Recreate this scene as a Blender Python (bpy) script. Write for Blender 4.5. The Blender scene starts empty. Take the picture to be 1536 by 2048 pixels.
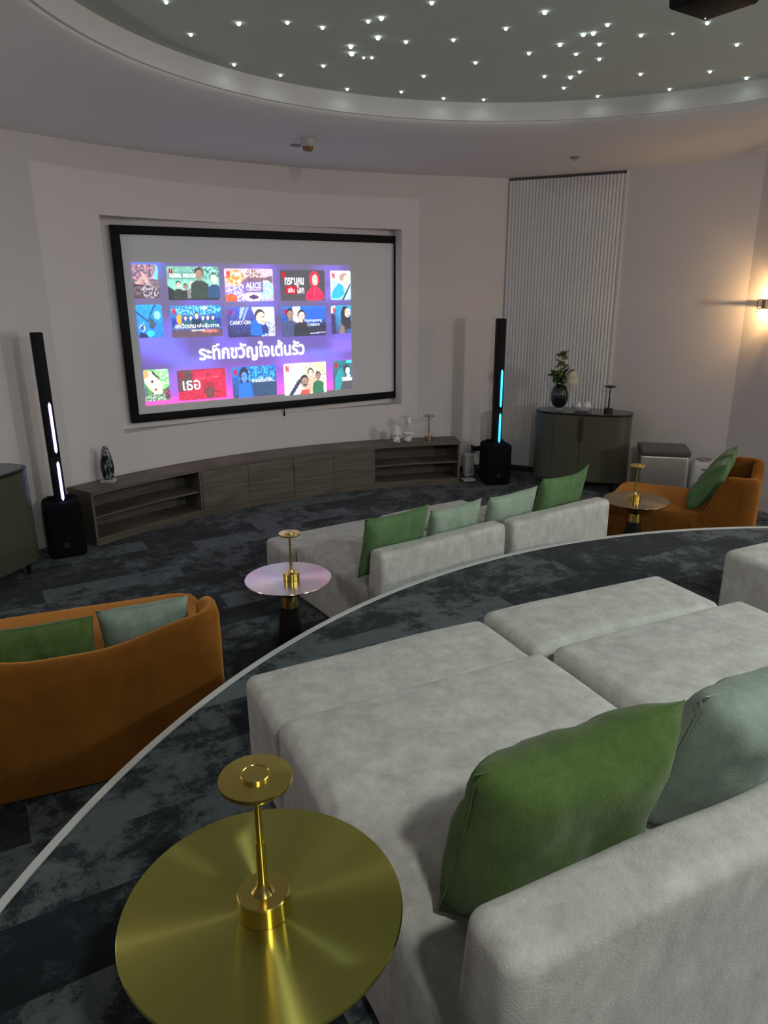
import bpy, bmesh, math, random
from mathutils import Vector, Matrix, noise
random.seed(7)
S = bpy.context.scene
COL = S.collection
R = math.radians
PI = math.pi

# ------------------------------------------------------------------ camera, world, lamps, exposure
H = 2.13                      # camera height above the lower floor
RZ = 0.54                     # height of the raised platform
ZC = 3.295                    # soffit height
ZS = 3.49                     # star ceiling height
cam = bpy.data.cameras.new('camera'); cam_o = bpy.data.objects.new('camera', cam); COL.objects.link(cam_o)
cam.sensor_fit = 'VERTICAL'; cam.sensor_height = 34.6; cam.lens = 34.6 * 1420 / 2048
cam.clip_start = 0.02
fwd = Vector((0, math.cos(R(17.4)), -math.sin(R(17.4)))); up = Vector((0, math.sin(R(17.4)), math.cos(R(17.4)))); rt = Vector((1, 0, 0))
ro = R(-0.3)
rt2 = rt * math.cos(ro) + up * math.sin(ro); up2 = up * math.cos(ro) - rt * math.sin(ro)
m = Matrix((rt2, up2, -fwd)).transposed().to_4x4(); m.translation = (0, 0, H)
cam_o.matrix_world = m
S.camera = cam_o

S.view_settings.view_transform = 'Standard'
S.view_settings.look = 'None'
S.view_settings.gamma = 1
S.view_settings.use_curve_mapping = False
S.view_settings.exposure = 0.0

W = bpy.data.worlds.new('world'); S.world = W; W.use_nodes = True
W.node_tree.nodes['Background'].inputs[0].default_value = (0.93, 0.98, 0.95, 1)
W.node_tree.nodes['Background'].inputs[1].default_value = 0.07

def lamp(name, kind, loc, power, color, radius=0.1, target=None, parent=None, **kw):
    l = bpy.data.lights.new(name, kind); l.energy = power; l.color = color
    if kind in ('POINT', 'SPOT'): l.shadow_soft_size = radius
    for k, v in kw.items(): setattr(l, k, v)
    o = bpy.data.objects.new(name, l); COL.objects.link(o); o.location = loc
    if target is not None:
        o.rotation_euler = (Vector(target) - Vector(loc)).to_track_quat('-Z', 'Y').to_euler()
    if parent: o.parent = parent
    return o
# ceiling downlight over the seats behind the camera
lamp('downlight', 'SPOT', (0.70, -0.55, 3.22), 108, (0.96, 1.0, 0.93), 0.08, (0.3, 2.4, 0.9), spot_size=R(140), spot_blend=0.9)
lamp('downlight', 'SPOT', (3.6, 0.9, 3.22), 260, (0.80, 1.0, 0.96), 0.15, (1.35, 2.75, 0.9), spot_size=R(84), spot_blend=0.9)

# added unseen fill lights past both view edges, brightening walls and ceiling
lamp('side_fill', 'POINT', (-3.75, 2.6, 2.0), 24, (1.0, 0.97, 0.96), 0.08)
lamp('side_fill', 'POINT', (5.9, 2.2, 2.0), 160, (1.0, 0.97, 0.94), 0.08)

# ------------------------------------------------------------------ helpers
def srgb(r, g, b):
    f = lambda c: (c / 12.92 if c <= 0.04045 else ((c + 0.055) / 1.055) ** 2.4)
    return (f(r), f(g), f(b))

def meta(o, label=None, cat=None, group=None, kind=None):
    if label: o['label'] = label
    if cat: o['category'] = cat
    if group: o['group'] = group
    if kind: o['kind'] = kind
    return o

def thing(name, label, cat, loc=(0, 0, 0), rz=0.0, group=None):
    o = bpy.data.objects.new(name, None); COL.objects.link(o)
    o.empty_display_size = 0.05
    o.location = loc; o.rotation_euler = (0, 0, rz)
    return meta(o, label, cat, group)

def geo(*gs):
    V, F = [], []
    for v, f in gs:
        n = len(V); V += [tuple(p) for p in v]; F += [tuple(i + n for i in q) for q in f]
    return V, F

def obj(name, g, mat, parent=None, smooth=35, loc=None, rot=None, label=None):
    me = bpy.data.meshes.new(name)
    me.from_pydata([tuple(p) for p in g[0]], [], g[1]); me.update()
    bm = bmesh.new(); bm.from_mesh(me)
    bmesh.ops.recalc_face_normals(bm, faces=bm.faces); bm.to_mesh(me); bm.free()
    if smooth:
        me.polygons.foreach_set('use_smooth', [True] * len(me.polygons))
        if smooth < 180: me.set_sharp_from_angle(angle=R(smooth))
    if mat: me.materials.append(mat)
    o = bpy.data.objects.new(name, me); COL.objects.link(o)
    if parent: o.parent = parent
    if loc: o.location = loc
    if rot: o.rotation_euler = rot
    if label: o['label'] = label
    return o

def struct(name, g, mat, smooth=35):
    o = obj(name, g, mat, None, smooth); o['kind'] = 'structure'; return o

def copy_tree(o, parent=None):
    c = o.copy(); COL.objects.link(c); c.parent = parent
    for ch in list(o.children): copy_tree(ch, c)
    return c

def xf(g, M): return [tuple(M @ Vector(p)) for p in g[0]], g[1]
def mv(g, x=0, y=0, z=0): return [(p[0] + x, p[1] + y, p[2] + z) for p in g[0]], g[1]
def rotz(g, a): return xf(g, Matrix.Rotation(a, 4, 'Z'))

def box(x0, x1, y0, y1, z0, z1):
    v = [(x, y, z) for x in (x0, x1) for y in (y0, y1) for z in (z0, z1)]
    return v, [(0, 1, 3, 2), (4, 6, 7, 5), (0, 4, 5, 1), (2, 3, 7, 6), (0, 2, 6, 4), (1, 5, 7, 3)]

def bevel_box(x0, x1, y0, y1, z0, z1, b=0.004, seg=2):
    bm = bmesh.new(); v, f = box(x0, x1, y0, y1, z0, z1)
    vs = [bm.verts.new(p) for p in v]
    for q in f: bm.faces.new([vs[i] for i in q])
    bmesh.ops.bevel(bm, geom=list(bm.edges), offset=b, segments=seg, affect='EDGES', profile=0.5)
    bm.verts.index_update()
    g = [tuple(p.co) for p in bm.verts], [tuple(x.index for x in q.verts) for q in bm.faces]
    bm.free(); return g

def lathe(prof, seg=32, cap0=True, cap1=True):
    V, F = [], []
    for r, z in prof:
        for i in range(seg):
            a = 2 * PI * i / seg; V.append((r * math.cos(a), r * math.sin(a), z))
    n = len(prof)
    for k in range(n - 1):
        for i in range(seg):
            j = (i + 1) % seg
            F.append((k * seg + i, k * seg + j, (k + 1) * seg + j, (k + 1) * seg + i))
    if cap0: F.append(tuple(range(seg - 1, -1, -1)))
    if cap1: F.append(tuple((n - 1) * seg + i for i in range(seg)))
    return V, F

def tube(path, r, seg=8, cap=True):
    P = [Vector(p) for p in path]; V, F = [], []
    rr = r if isinstance(r, (list, tuple)) else [r] * len(P)
    for k, p in enumerate(P):
        t = (P[min(k + 1, len(P) - 1)] - P[max(k - 1, 0)]).normalized()
        a = t.cross(Vector((0, 0, 1)))
        if a.length < 1e-3: a = t.cross(Vector((0, 1, 0)))
        a.normalize(); b = t.cross(a)
        for i in range(seg):
            an = 2 * PI * i / seg
            V.append(tuple(p + (a * math.cos(an) + b * math.sin(an)) * rr[k]))
    for k in range(len(P) - 1):
        for i in range(seg):
            j = (i + 1) % seg
            F.append((k * seg + i, k * seg + j, (k + 1) * seg + j, (k + 1) * seg + i))
    if cap:
        F.append(tuple(range(seg - 1, -1, -1))); F.append(tuple((len(P) - 1) * seg + i for i in range(seg)))
    return V, F

def prism(poly, z0, z1):
    n = len(poly)
    V = [(x, y, z0) for x, y in poly] + [(x, y, z1) for x, y in poly]
    F = [tuple(range(n - 1, -1, -1)), tuple(range(n, 2 * n))]
    F += [(i, (i + 1) % n, n + (i + 1) % n, n + i) for i in range(n)]
    return V, F

def axis_list(s, r, n, k=4):
    h = s / 2; a = [-h + r * i / k for i in range(k)]
    b = [-h + r + (s - 2 * r) * i / n for i in range(n + 1)]
    return a + b + [-x for x in reversed(a)]

def soft_box(sx, sy, sz, r, nx=10, ny=10, nz=3, fn=None):
    """box with rounded edges, centred on x and y, standing on z = 0; fn moves each vertex"""
    X, Y, Z = axis_list(sx, r, nx), axis_list(sy, r, ny), axis_list(sz, r, nz)
    V, F, idx = [], [], {}
    def vid(i, j, k):
        if (i, j, k) not in idx:
            p = Vector((X[i], Y[j], Z[k]))
            q = Vector((max(-sx/2 + r, min(sx/2 - r, p.x)), max(-sy/2 + r, min(sy/2 - r, p.y)), max(-sz/2 + r, min(sz/2 - r, p.z))))
            d = p - q
            if d.length > 1e-7: p = q + d.normalized() * r
            p.z += sz / 2
            if fn: p = Vector(fn(p.x, p.y, p.z))
            idx[(i, j, k)] = len(V); V.append(tuple(p))
        return idx[(i, j, k)]
    a, b, c = len(X) - 1, len(Y) - 1, len(Z) - 1
    for i in range(a):
        for j in range(b):
            for k in (0, c): F.append((vid(i, j, k), vid(i + 1, j, k), vid(i + 1, j + 1, k), vid(i, j + 1, k)))
    for i in range(a):
        for k in range(c):
            for j in (0, b): F.append((vid(i, j, k), vid(i + 1, j, k), vid(i + 1, j, k + 1), vid(i, j, k + 1)))
    for j in range(b):
        for k in range(c):
            for i in (0, a): F.append((vid(i, j, k), vid(i, j + 1, k), vid(i, j + 1, k + 1), vid(i, j, k + 1)))
    return V, F

def nz3(x, y, z, s): return noise.noise(Vector((x * s, y * s, z * s)))

def smoothstep(a, b, x):
    t = max(0.0, min(1.0, (x - a) / (b - a))); return t * t * (3 - 2 * t)

# ------------------------------------------------------------------ materials
class NT:
    def __init__(s, name):
        s.m = bpy.data.materials.new(name); s.m.use_nodes = True
        s.t = s.m.node_tree; s.b = s.t.nodes['Principled BSDF']
    def n(s, typ, **kw):
        o = s.t.nodes.new(typ)
        for k, v in kw.items(): setattr(o, k, v)
        return o
    def l(s, a, b): s.t.links.new(a, b)
    def math(s, op, a, b=None):
        o = s.n('ShaderNodeMath', operation=op)
        for i, v in enumerate((a, b)):
            if v is None: continue
            if isinstance(v, (int, float)): o.inputs[i].default_value = v
            else: s.l(v, o.inputs[i])
        return o.outputs[0]

def setin(b, **kw):
    for k, v in kw.items():
        b.inputs[k.replace('_', ' ')].default_value = v if not (isinstance(v, tuple) and len(v) == 3) else (*v, 1)

def plain(name, col, rough=0.6, metal=0.0, bump=0.0, bscale=60, var=0.0, vscale=4, spec=0.5, coat=0.0):
    t = NT(name); setin(t.b, Base_Color=col, Roughness=rough, Metallic=metal)
    t.b.inputs['Specular IOR Level'].default_value = spec
    t.b.inputs['Coat Weight'].default_value = coat
    tc = t.n('ShaderNodeTexCoord')
    if var:
        nn = t.n('ShaderNodeTexNoise'); nn.inputs['Scale'].default_value = vscale; nn.inputs['Detail'].default_value = 6
        t.l(tc.outputs['Object'], nn.inputs['Vector'])
        mx = t.n('ShaderNodeMix', data_type='RGBA')
        mx.inputs[6].default_value = (*[c * (1 - var) for c in col], 1); mx.inputs[7].default_value = (*[min(1, c * (1 + var)) for c in col], 1)
        t.l(nn.outputs['Fac'], mx.inputs[0]); t.l(mx.outputs[2], t.b.inputs['Base Color'])
    if bump:
        nb = t.n('ShaderNodeTexNoise'); nb.inputs['Scale'].default_value = bscale; nb.inputs['Detail'].default_value = 4
        t.l(tc.outputs['Object'], nb.inputs['Vector'])
        bp = t.n('ShaderNodeBump'); bp.inputs['Strength'].default_value = bump; bp.inputs['Distance'].default_value = 0.01
        t.l(nb.outputs['Fac'], bp.inputs['Height']); t.l(bp.outputs[0], t.b.inputs['Normal'])
    return t.m

def fabric(name, c1, c2, scale=7, sheen=0.3, bump=0.25, rough=0.9, weave=0.0, tint=(1, 1, 1)):
    """mottled upholstery: nap patches between two tones and a fine bump"""
    t = NT(name); setin(t.b, Roughness=rough)
    t.b.inputs['Specular IOR Level'].default_value = 0.15
    t.b.inputs['Sheen Weight'].default_value = sheen; t.b.inputs['Sheen Tint'].default_value = (*tint, 1); t.b.inputs['Sheen Roughness'].default_value = 0.5
    tc = t.n('ShaderNodeTexCoord')
    mp = t.n('ShaderNodeMapping'); mp.inputs['Scale'].default_value = (1, 1, 0.6)
    t.l(tc.outputs['Object'], mp.inputs['Vector'])
    a = t.n('ShaderNodeTexNoise'); a.inputs['Scale'].default_value = scale; a.inputs['Detail'].default_value = 8; a.inputs['Roughness'].default_value = 0.72
    t.l(mp.outputs[0], a.inputs['Vector'])
    rp = t.n('ShaderNodeValToRGB'); rp.color_ramp.elements[0].position = 0.36; rp.color_ramp.elements[1].position = 0.64
    rp.color_ramp.elements[0].color = (*c1, 1); rp.color_ramp.elements[1].color = (*c2, 1)
    t.l(a.outputs['Fac'], rp.inputs[0])
    t.l(rp.outputs[0], t.b.inputs['Base Color'])
    nb = t.n('ShaderNodeTexNoise'); nb.inputs['Scale'].default_value = 220; nb.inputs['Detail'].default_value = 3
    t.l(tc.outputs['Object'], nb.inputs['Vector'])
    bp = t.n('ShaderNodeBump'); bp.inputs['Strength'].default_value = bump; bp.inputs['Distance'].default_value = 0.004
    h = nb.outputs['Fac']
    if weave:
        w1 = t.n('ShaderNodeTexWave'); w1.inputs['Scale'].default_value = 95; w1.bands_direction = 'X'; w1.inputs['Distortion'].default_value = 2
        w2 = t.n('ShaderNodeTexWave'); w2.inputs['Scale'].default_value = 95; w2.bands_direction = 'Z'; w2.inputs['Distortion'].default_value = 2
        t.l(tc.outputs['Object'], w1.inputs['Vector']); t.l(tc.outputs['Object'], w2.inputs['Vector'])
        h = t.math('ADD', h, t.math('MULTIPLY', t.math('ADD', w1.outputs['Fac'], w2.outputs['Fac']), weave))
    t.l(h, bp.inputs['Height']); t.l(bp.outputs[0], t.b.inputs['Normal'])
    return t.m

def brushed(name, col, rough=0.3, aniso=0.85, rot=0.25):
    """metal turned on a lathe: anisotropic around the local z axis"""
    t = NT(name); setin(t.b, Base_Color=col, Metallic=1.0, Roughness=rough, Anisotropic=aniso)
    tg = t.n('ShaderNodeTangent'); tg.direction_type = 'RADIAL'; tg.axis = 'Z'
    t.l(tg.outputs[0], t.b.inputs['Tangent'])
    t.b.inputs['Anisotropic Rotation'].default_value = rot
    return t.m

def emit(name, col, s):
    t = NT(name); setin(t.b, Base_Color=(0, 0, 0), Emission_Color=col, Emission_Strength=s, Roughness=0.5)
    return t.m

def wood(name, c1, c2):
    t = NT(name); setin(t.b, Roughness=0.5); t.b.inputs['Specular IOR Level'].default_value = 0.35
    tc = t.n('ShaderNodeTexCoord'); mp = t.n('ShaderNodeMapping'); mp.inputs['Scale'].default_value = (1.2, 1.2, 26)
    t.l(tc.outputs['Object'], mp.inputs['Vector'])
    a = t.n('ShaderNodeTexNoise'); a.inputs['Scale'].default_value = 2.2; a.inputs['Detail'].default_value = 6; a.inputs['Distortion'].default_value = 0.4
    t.l(mp.outputs[0], a.inputs['Vector'])
    rp = t.n('ShaderNodeValToRGB'); rp.color_ramp.elements[0].position = 0.3; rp.color_ramp.elements[1].position = 0.7
    rp.color_ramp.elements[0].color = (*c1, 1); rp.color_ramp.elements[1].color = (*c2, 1)
    t.l(a.outputs['Fac'], rp.inputs[0]); t.l(rp.outputs[0], t.b.inputs['Base Color'])
    return t.m

def carpet_mat():
    t = NT('carpet'); setin(t.b, Roughness=1.0); t.b.inputs['Specular IOR Level'].default_value = 0.05
    t.b.inputs['Sheen Weight'].default_value = 0.1
    tc = t.n('ShaderNodeTexCoord'); mp = t.n('ShaderNodeMapping'); mp.inputs['Rotation'].default_value = (0, 0, R(-30))
    t.l(tc.outputs['Object'], mp.inputs['Vector'])
    sp = t.n('ShaderNodeSeparateXYZ'); t.l(mp.outputs[0], sp.inputs[0])
    row = t.math('FLOOR', t.math('DIVIDE', sp.outputs[1], 0.25))
    xo = t.math('ADD', t.math('DIVIDE', sp.outputs[0], 1.0), t.math('MULTIPLY', row, 0.37))
    colm = t.math('FLOOR', xo)
    cb = t.n('ShaderNodeCombineXYZ'); t.l(row, cb.inputs[0]); t.l(colm, cb.inputs[1])
    wn = t.n('ShaderNodeTexWhiteNoise', noise_dimensions='3D'); t.l(cb.outputs[0], wn.inputs['Vector'])
    off = t.n('ShaderNodeVectorMath', operation='SCALE'); off.inputs['Scale'].default_value = 0.35
    t.l(wn.outputs['Color'], off.inputs[0])
    ad = t.n('ShaderNodeVectorMath', operation='ADD'); t.l(mp.outputs[0], ad.inputs[0]); t.l(off.outputs[0], ad.inputs[1])
    nn = t.n('ShaderNodeTexNoise'); nn.inputs['Scale'].default_value = 4.4; nn.inputs['Detail'].default_value = 14; nn.inputs['Roughness'].default_value = 0.80; nn.inputs['Distortion'].default_value = 0.0
    t.l(ad.outputs[0], nn.inputs['Vector'])
    v = t.math('ADD', nn.outputs['Fac'], t.math('MULTIPLY', t.math('SUBTRACT', wn.outputs['Value'], 0.5), 0.16))
    rp = t.n('ShaderNodeValToRGB')
    e = rp.color_ramp.elements; e[0].position = 0.42; e[1].position = 0.60
    e[0].color = (0.012, 0.016, 0.020, 1); e[1].color = (0.108, 0.126, 0.132, 1)
    k = rp.color_ramp.elements.new(0.50); k.color = (0.030, 0.037, 0.043, 1)
    k = rp.color_ramp.elements.new(0.53); k.color = (0.076, 0.090, 0.096, 1)
    t.l(v, rp.inputs[0]); t.l(rp.outputs[0], t.b.inputs['Base Color'])
    nb = t.n('ShaderNodeTexNoise'); nb.inputs['Scale'].default_value = 160; t.l(tc.outputs['Object'], nb.inputs['Vector'])
    bp = t.n('ShaderNodeBump'); bp.inputs['Strength'].default_value = 0.5; bp.inputs['Distance'].default_value = 0.005
    t.l(nb.outputs['Fac'], bp.inputs['Height']); t.l(bp.outputs[0], t.b.inputs['Normal'])
    return t.m

def thin_glass(name, col, alpha):
    t = NT(name); setin(t.b, Base_Color=col, Roughness=0.02, Alpha=alpha); return t.m

def glass(name, col, rough=0.05, ior=1.45):
    t = NT(name); setin(t.b, Base_Color=col, Roughness=rough, IOR=ior); t.b.inputs['Transmission Weight'].default_value = 1.0
    return t.m

def picture_mat(strength):
    t = NT('projected_light'); setin(t.b, Base_Color=(0.25, 0.25, 0.25), Roughness=0.9, Emission_Strength=strength)
    t.b.inputs['Specular IOR Level'].default_value = 0.0
    a = t.n('ShaderNodeVertexColor'); a.layer_name = 'Col'
    t.l(a.outputs[0], t.b.inputs['Emission Color'])
    return t.m

M_wall = plain('wall_paint', (0.72, 0.675, 0.665), 0.85, bump=0.05, bscale=120)
M_ceil = plain('ceiling_paint', (0.80, 0.78, 0.77), 0.9)
M_star = plain('star_panel', (0.58, 0.64, 0.57), 0.9, var=0.04)
M_flute = plain('fluted_panel', (0.72, 0.715, 0.70), 0.55)
M_carpet = carpet_mat()
M_strip = plain('nosing_metal', (0.62, 0.62, 0.60), 0.5)
M_base = plain('dark_skirting', (0.02, 0.022, 0.024), 0.6)
M_sofa = fabric('grey_chenille', (0.43, 0.415, 0.385), (0.61, 0.59, 0.55), 14, 0.15, 0.35)
M_green = fabric('moss_linen', (0.060, 0.108, 0.024), (0.100, 0.160, 0.042), 16, 0.15, 0.5, weave=0.07)
M_green2 = fabric('fern_linen', (0.085, 0.165, 0.065), (0.14, 0.24, 0.10), 14, 0.15, 0.4, weave=0.05)
M_sage = fabric('sage_linen', (0.27, 0.35, 0.265), (0.38, 0.46, 0.36), 14, 0.15, 0.4, weave=0.05)
M_greygreen = fabric('grey_green_linen', (0.20, 0.26, 0.21), (0.29, 0.35, 0.29), 14, 0.15, 0.4, weave=0.05)
M_orange = fabric('orange_velvet', (0.135, 0.045, 0.005), (0.20, 0.070, 0.008), 5, 1.0, 0.2, tint=(1.0, 0.42, 0.10))
M_brass = brushed('brushed_brass', (0.58, 0.54, 0.14), 0.27, 1.0)
M_brass_lamp = brushed('lamp_brass', (0.74, 0.56, 0.16), 0.24, 0.7)
M_steel_top = brushed('brushed_gold_top', (0.78, 0.72, 0.60), 0.24, 0.9)
M_blackgloss = plain('black_lacquer', (0.012, 0.011, 0.010), 0.25)
M_black = plain('matte_black', (0.008, 0.008, 0.009), 0.6, spec=0.15)
M_grille = plain('speaker_grille', (0.007, 0.007, 0.010), 0.8, bump=0.6, bscale=300, spec=0.1)
M_wood = wood('dark_oak', (0.095, 0.076, 0.060), (0.185, 0.154, 0.126))
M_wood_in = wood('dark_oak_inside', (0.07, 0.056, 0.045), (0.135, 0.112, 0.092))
M_cab = plain('olive_lacquer', (0.092, 0.090, 0.062), 0.33)
M_cabdark = plain('bronze_inlay', (0.045, 0.042, 0.030), 0.35)
M_cabtop = plain('smoked_glass_top', (0.045, 0.045, 0.045), 0.06)
M_steel = plain('brushed_steel', (0.62, 0.63, 0.58), 0.42, 1.0, var=0.08)
M_lid = plain('bin_lid', (0.09, 0.09, 0.085), 0.4)
M_white = plain('white_plastic', (0.62, 0.62, 0.62), 0.45)
M_ceramic = plain('white_ceramic', (0.72, 0.70, 0.68), 0.3)
M_screen = plain('screen_fabric', (0.76, 0.765, 0.78), 0.95)

# ------------------------------------------------------------------ setting
def circle(cx, cy, r, n, a0=0, a1=2 * PI): return [(cx + r * math.cos(a0 + (a1 - a0) * i / n), cy + r * math.sin(a0 + (a1 - a0) * i / n)) for i in range(n + 1)]

struct('floor', ([(-6, -4, 0), (9, -4, 0), (9, 10, 0), (-6, 10, 0)], [(0, 1, 2, 3)]), M_carpet, 0)
PC = (2.67, 0.90); PR = 3.775
ring = circle(*PC, PR - 0.004, 220)[:-1]
struct('floor_platform', prism(ring, 0.0, RZ), M_carpet, 30)
outer = circle(*PC, PR + 0.004, 220)[:-1]; inner = circle(*PC, PR - 0.024, 220)[:-1]; n = len(outer)
V = [(x, y, RZ + 0.005) for x, y in inner] + [(x, y, RZ + 0.005) for x, y in outer] + [(x, y, RZ - 0.03) for x, y in outer] + [(x, y, RZ + 0.0005) for x, y in inner]
F = []
for i in range(n):
    j = (i + 1) % n
    F += [(i, j, n + j, n + i), (n + i, n + j, 2 * n + j, 2 * n + i), (3 * n + i, 3 * n + j, j, i)]
struct('trim_1', (V, F), M_strip, 30)

def spline(P, per=8):
    out = []
    for i in range(len(P) - 1):
        p0 = Vector(P[max(i - 1, 0)]); p1 = Vector(P[i]); p2 = Vector(P[i + 1]); p3 = Vector(P[min(i + 2, len(P) - 1)])
        for k in range(per):
            t = k / per
            out.append(0.5 * ((2 * p1) + (-p0 + p2) * t + (2 * p0 - 5 * p1 + 4 * p2 - p3) * t * t + (-p0 + 3 * p1 - 3 * p2 + p3) * t ** 3))
    out.append(Vector(P[-1])); return [(p.x, p.y) for p in out]

NL, NR = (-2.41, 6.52), (0.21, 8.24)
left_pts = spline([(-4.0, 1.0), (-4.0, 3.0), (-3.72, 4.6), (-3.26, 5.42), (-2.86, 5.93), NL], 8)
mid_pts = spline([(-2.86, 5.93), NL, (-1.70, 7.21), (-0.80, 7.80), NR, (0.85, 8.44)], 10)[10:-10]
mid_pts[-1] = NR
right_pts = spline([(-0.80, 7.80), NR, (0.85, 8.41), (1.43, 8.60)], 8)[8:]
NZ0, NZ1 = 0.86, 2.75
def wall_strip(pts, z0, z1):
    k = len(pts)
    return [(x, y, z0) for x, y in pts] + [(x, y, z1) for x, y in pts], [(i, i + 1, k + i + 1, k + i) for i in range(k - 1)]
SL = Vector((-2.423, 6.773)); SR = Vector((0.185, 8.409)); su = (SR - SL).normalized(); sn = Vector((su.y, -su.x))   # sn points into the room
nb = sn * -0.035
def to_back(p):
    v = Vector(p); d = (v - (SL + nb)).dot(sn); return v - sn * d
bl, br = to_back(NL), to_back(NR)
gs = [wall_strip(left_pts, 0, ZC), wall_strip(right_pts, 0, ZC), wall_strip(mid_pts, 0, NZ0), wall_strip(mid_pts, NZ1, ZC)]
# niche: back, side reveals, top and bottom reveals
gs.append(([(*bl, NZ0), (*br, NZ0), (*br, NZ1), (*bl, NZ1)], [(0, 1, 2, 3)]))
gs.append(([(*NL, NZ0), (*bl, NZ0), (*bl, NZ1), (*NL, NZ1)], [(0, 1, 2, 3)]))
gs.append(([(*NR, NZ0), (*br, NZ0), (*br, NZ1), (*NR, NZ1)], [(0, 1, 2, 3)]))
for z in (NZ0, NZ1):
    k = len(mid_pts); bp_ = [to_back(p) for p in mid_pts]
    gs.append(([(x, y, z) for x, y in mid_pts] + [(p.x, p.y, z) for p in bp_], [(i, i + 1, k + i + 1, k + i) for i in range(k - 1)]))
struct('wall_screen', geo(*gs), M_wall, 30)

FL, FR, CR = Vector((1.41, 8.585)), Vector((2.545, 8.05)), Vector((3.52, 7.17))
fd = (FR - FL).normalized(); fn = Vector((fd.y, -fd.x)); flen = (FR - FL).length
pts = []; NF = 34
for i in range(NF):
    for k in range(6):
        s = (i + k / 6) * flen / NF; b = abs(math.sin(PI * k / 6)) ** 0.7 * 0.013
        p = FL + fd * s + fn * (0.004 + b); pts.append((p.x, p.y))
pts.append(tuple(FR + fn * 0.004))
struct('wall_fluted', wall_strip(pts, 0, ZC - 0.03), M_flute, 25)
p = FR + fd * 0.002
struct('trim_2', prism([tuple(FR - fd * 0.012 - fn * 0.02), tuple(FR + fd * 0.012 - fn * 0.02), tuple(FR + fd * 0.012 + fn * 0.022), tuple(FR - fd * 0.012 + fn * 0.022)], 0, ZC), plain('light_trim', (0.72, 0.72, 0.68), 0.5))
struct('gap_shade', prism([tuple(FL - fn * 0.05), tuple(FR - fn * 0.05), tuple(FR + fn * 0.003), tuple(FL + fn * 0.003)], ZC - 0.03, ZC + 0.01), plain('painted_gap_shade', (0.10, 0.10, 0.10), 0.8))  # dark-coloured strip stands in for the shade in the gap above the flutes
struct('wall_right', wall_strip([tuple(FR), tuple(CR)], 0, ZC), M_wall, 0)
rd = Vector((0.5, -0.866)); rn = Vector((-0.866, -0.5))
CR2 = CR + rd * 3.2
struct('wall_sconce', wall_strip([tuple(CR), tuple(CR2), (7.0, 2.4), (7.4, -1.5)], 0, ZC), M_wall, 0)
struct('baseboard_fluted', prism([tuple(FL + fn * 0.0), tuple(FR), tuple(FR + fn * 0.03), tuple(FL + fn * 0.03)], 0, 0.07), M_base, 0)
bb = [Vector(p) for p in right_pts]
struct('baseboard_screen', geo(*[prism([tuple(a), tuple(b), tuple(b + Vector((0.1, -0.99)) * 0.015), tuple(a + Vector((0.1, -0.99)) * 0.015)], 0, 0.07) for a, b in zip(bb[:-1], bb[1:])]), M_base, 0)

# ceiling: soffit with a round opening, a rounded lip, the ring wall and the star panel
RC = (0.95, 3.62); RR = 2.50; LIP = 0.45; NS = 160
prof = [(9.5, ZC), (RR + LIP + 0.25, ZC)]
for k in range(9):
    a = PI / 2 * k / 8
    prof.append((RR + 0.02 + LIP * (1 - math.sin(a)), ZC + 0.065 * (1 - math.cos(a))))
prof += [(RR + 0.02, ZC + 0.068), (RR, ZC + 0.070), (RR, ZS)]
g = lathe(prof, NS, False, False)
struct('ceiling', mv(g, RC[0], RC[1], 0), M_ceil, 50)
struct('ceiling_stars', prism(circle(*RC, RR + 0.02, NS)[:-1], ZS, ZS + 0.03), M_star, 30)

# ------------------------------------------------------------------ star lights in the ceiling
M_fibre = emit('fibre_tip', (0.86, 1.0, 0.97), 6)
M_fibre_ring = plain('fibre_ferrule', (0.6, 0.62, 0.6), 0.4)
star_xy = [(-1.06, 4.09), (-1.06, 4.56), (-0.76, 4.39), (-0.5, 4.38), (-0.32, 4.46), (-0.94, 5.12), (-0.67, 5.35), (-0.37, 5.15), (-0.18, 4.77), (-0.18, 4.9), (-0.11, 4.99), (-0.06, 4.99), (-0.07, 4.37), (0.0, 4.32), (-0.02, 4.62), (-0.25, 5.71), (0.14, 5.78), (0.14, 4.7), (0.25, 4.12), (0.28, 5.39), (0.41, 4.67), (0.46, 5.97), (0.59, 5.1), (0.76, 6.07), (0.68, 4.49), (0.89, 4.92), (0.84, 4.25), (1.04, 4.76), (1.09, 5.41), (1.29, 5.7), (1.27, 5.43), (1.3, 5.31), (1.18, 4.94), (1.13, 4.59), (1.18, 4.57), (1.27, 4.76), (1.35, 5.04), (1.22, 4.44), (1.6, 5.94), (1.46, 4.61), (1.63, 4.59), (1.72, 5.37), (2.07, 5.77), (1.75, 4.42), (2.08, 4.78), (2.16, 5.32), (2.53, 5.54)]
star_big = {8: 1.25, 9: 1.45, 14: 1.3, 13: 1.2, 2: 1.15, 26: 1.2, 30: 1.25, 27: 1.15, 33: 1.15, 34: 1.15, 40: 0.6, 10: 0.7, 11: 0.8, 46: 1.1}
star_lamp = bpy.data.lights.new('star_glow', 'SPOT'); star_lamp.energy = 3.6; star_lamp.color = (0.84, 1.0, 0.93); star_lamp.shadow_soft_size = 0.03; star_lamp.spot_size = R(168); star_lamp.spot_blend = 0.5
rim_lamp = star_lamp.copy(); rim_lamp.energy = 0.12
tip = lathe([(0.0005, -0.012), (0.007, -0.010), (0.0095, -0.005), (0.0095, 0.0)], 10)
star0 = None
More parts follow.
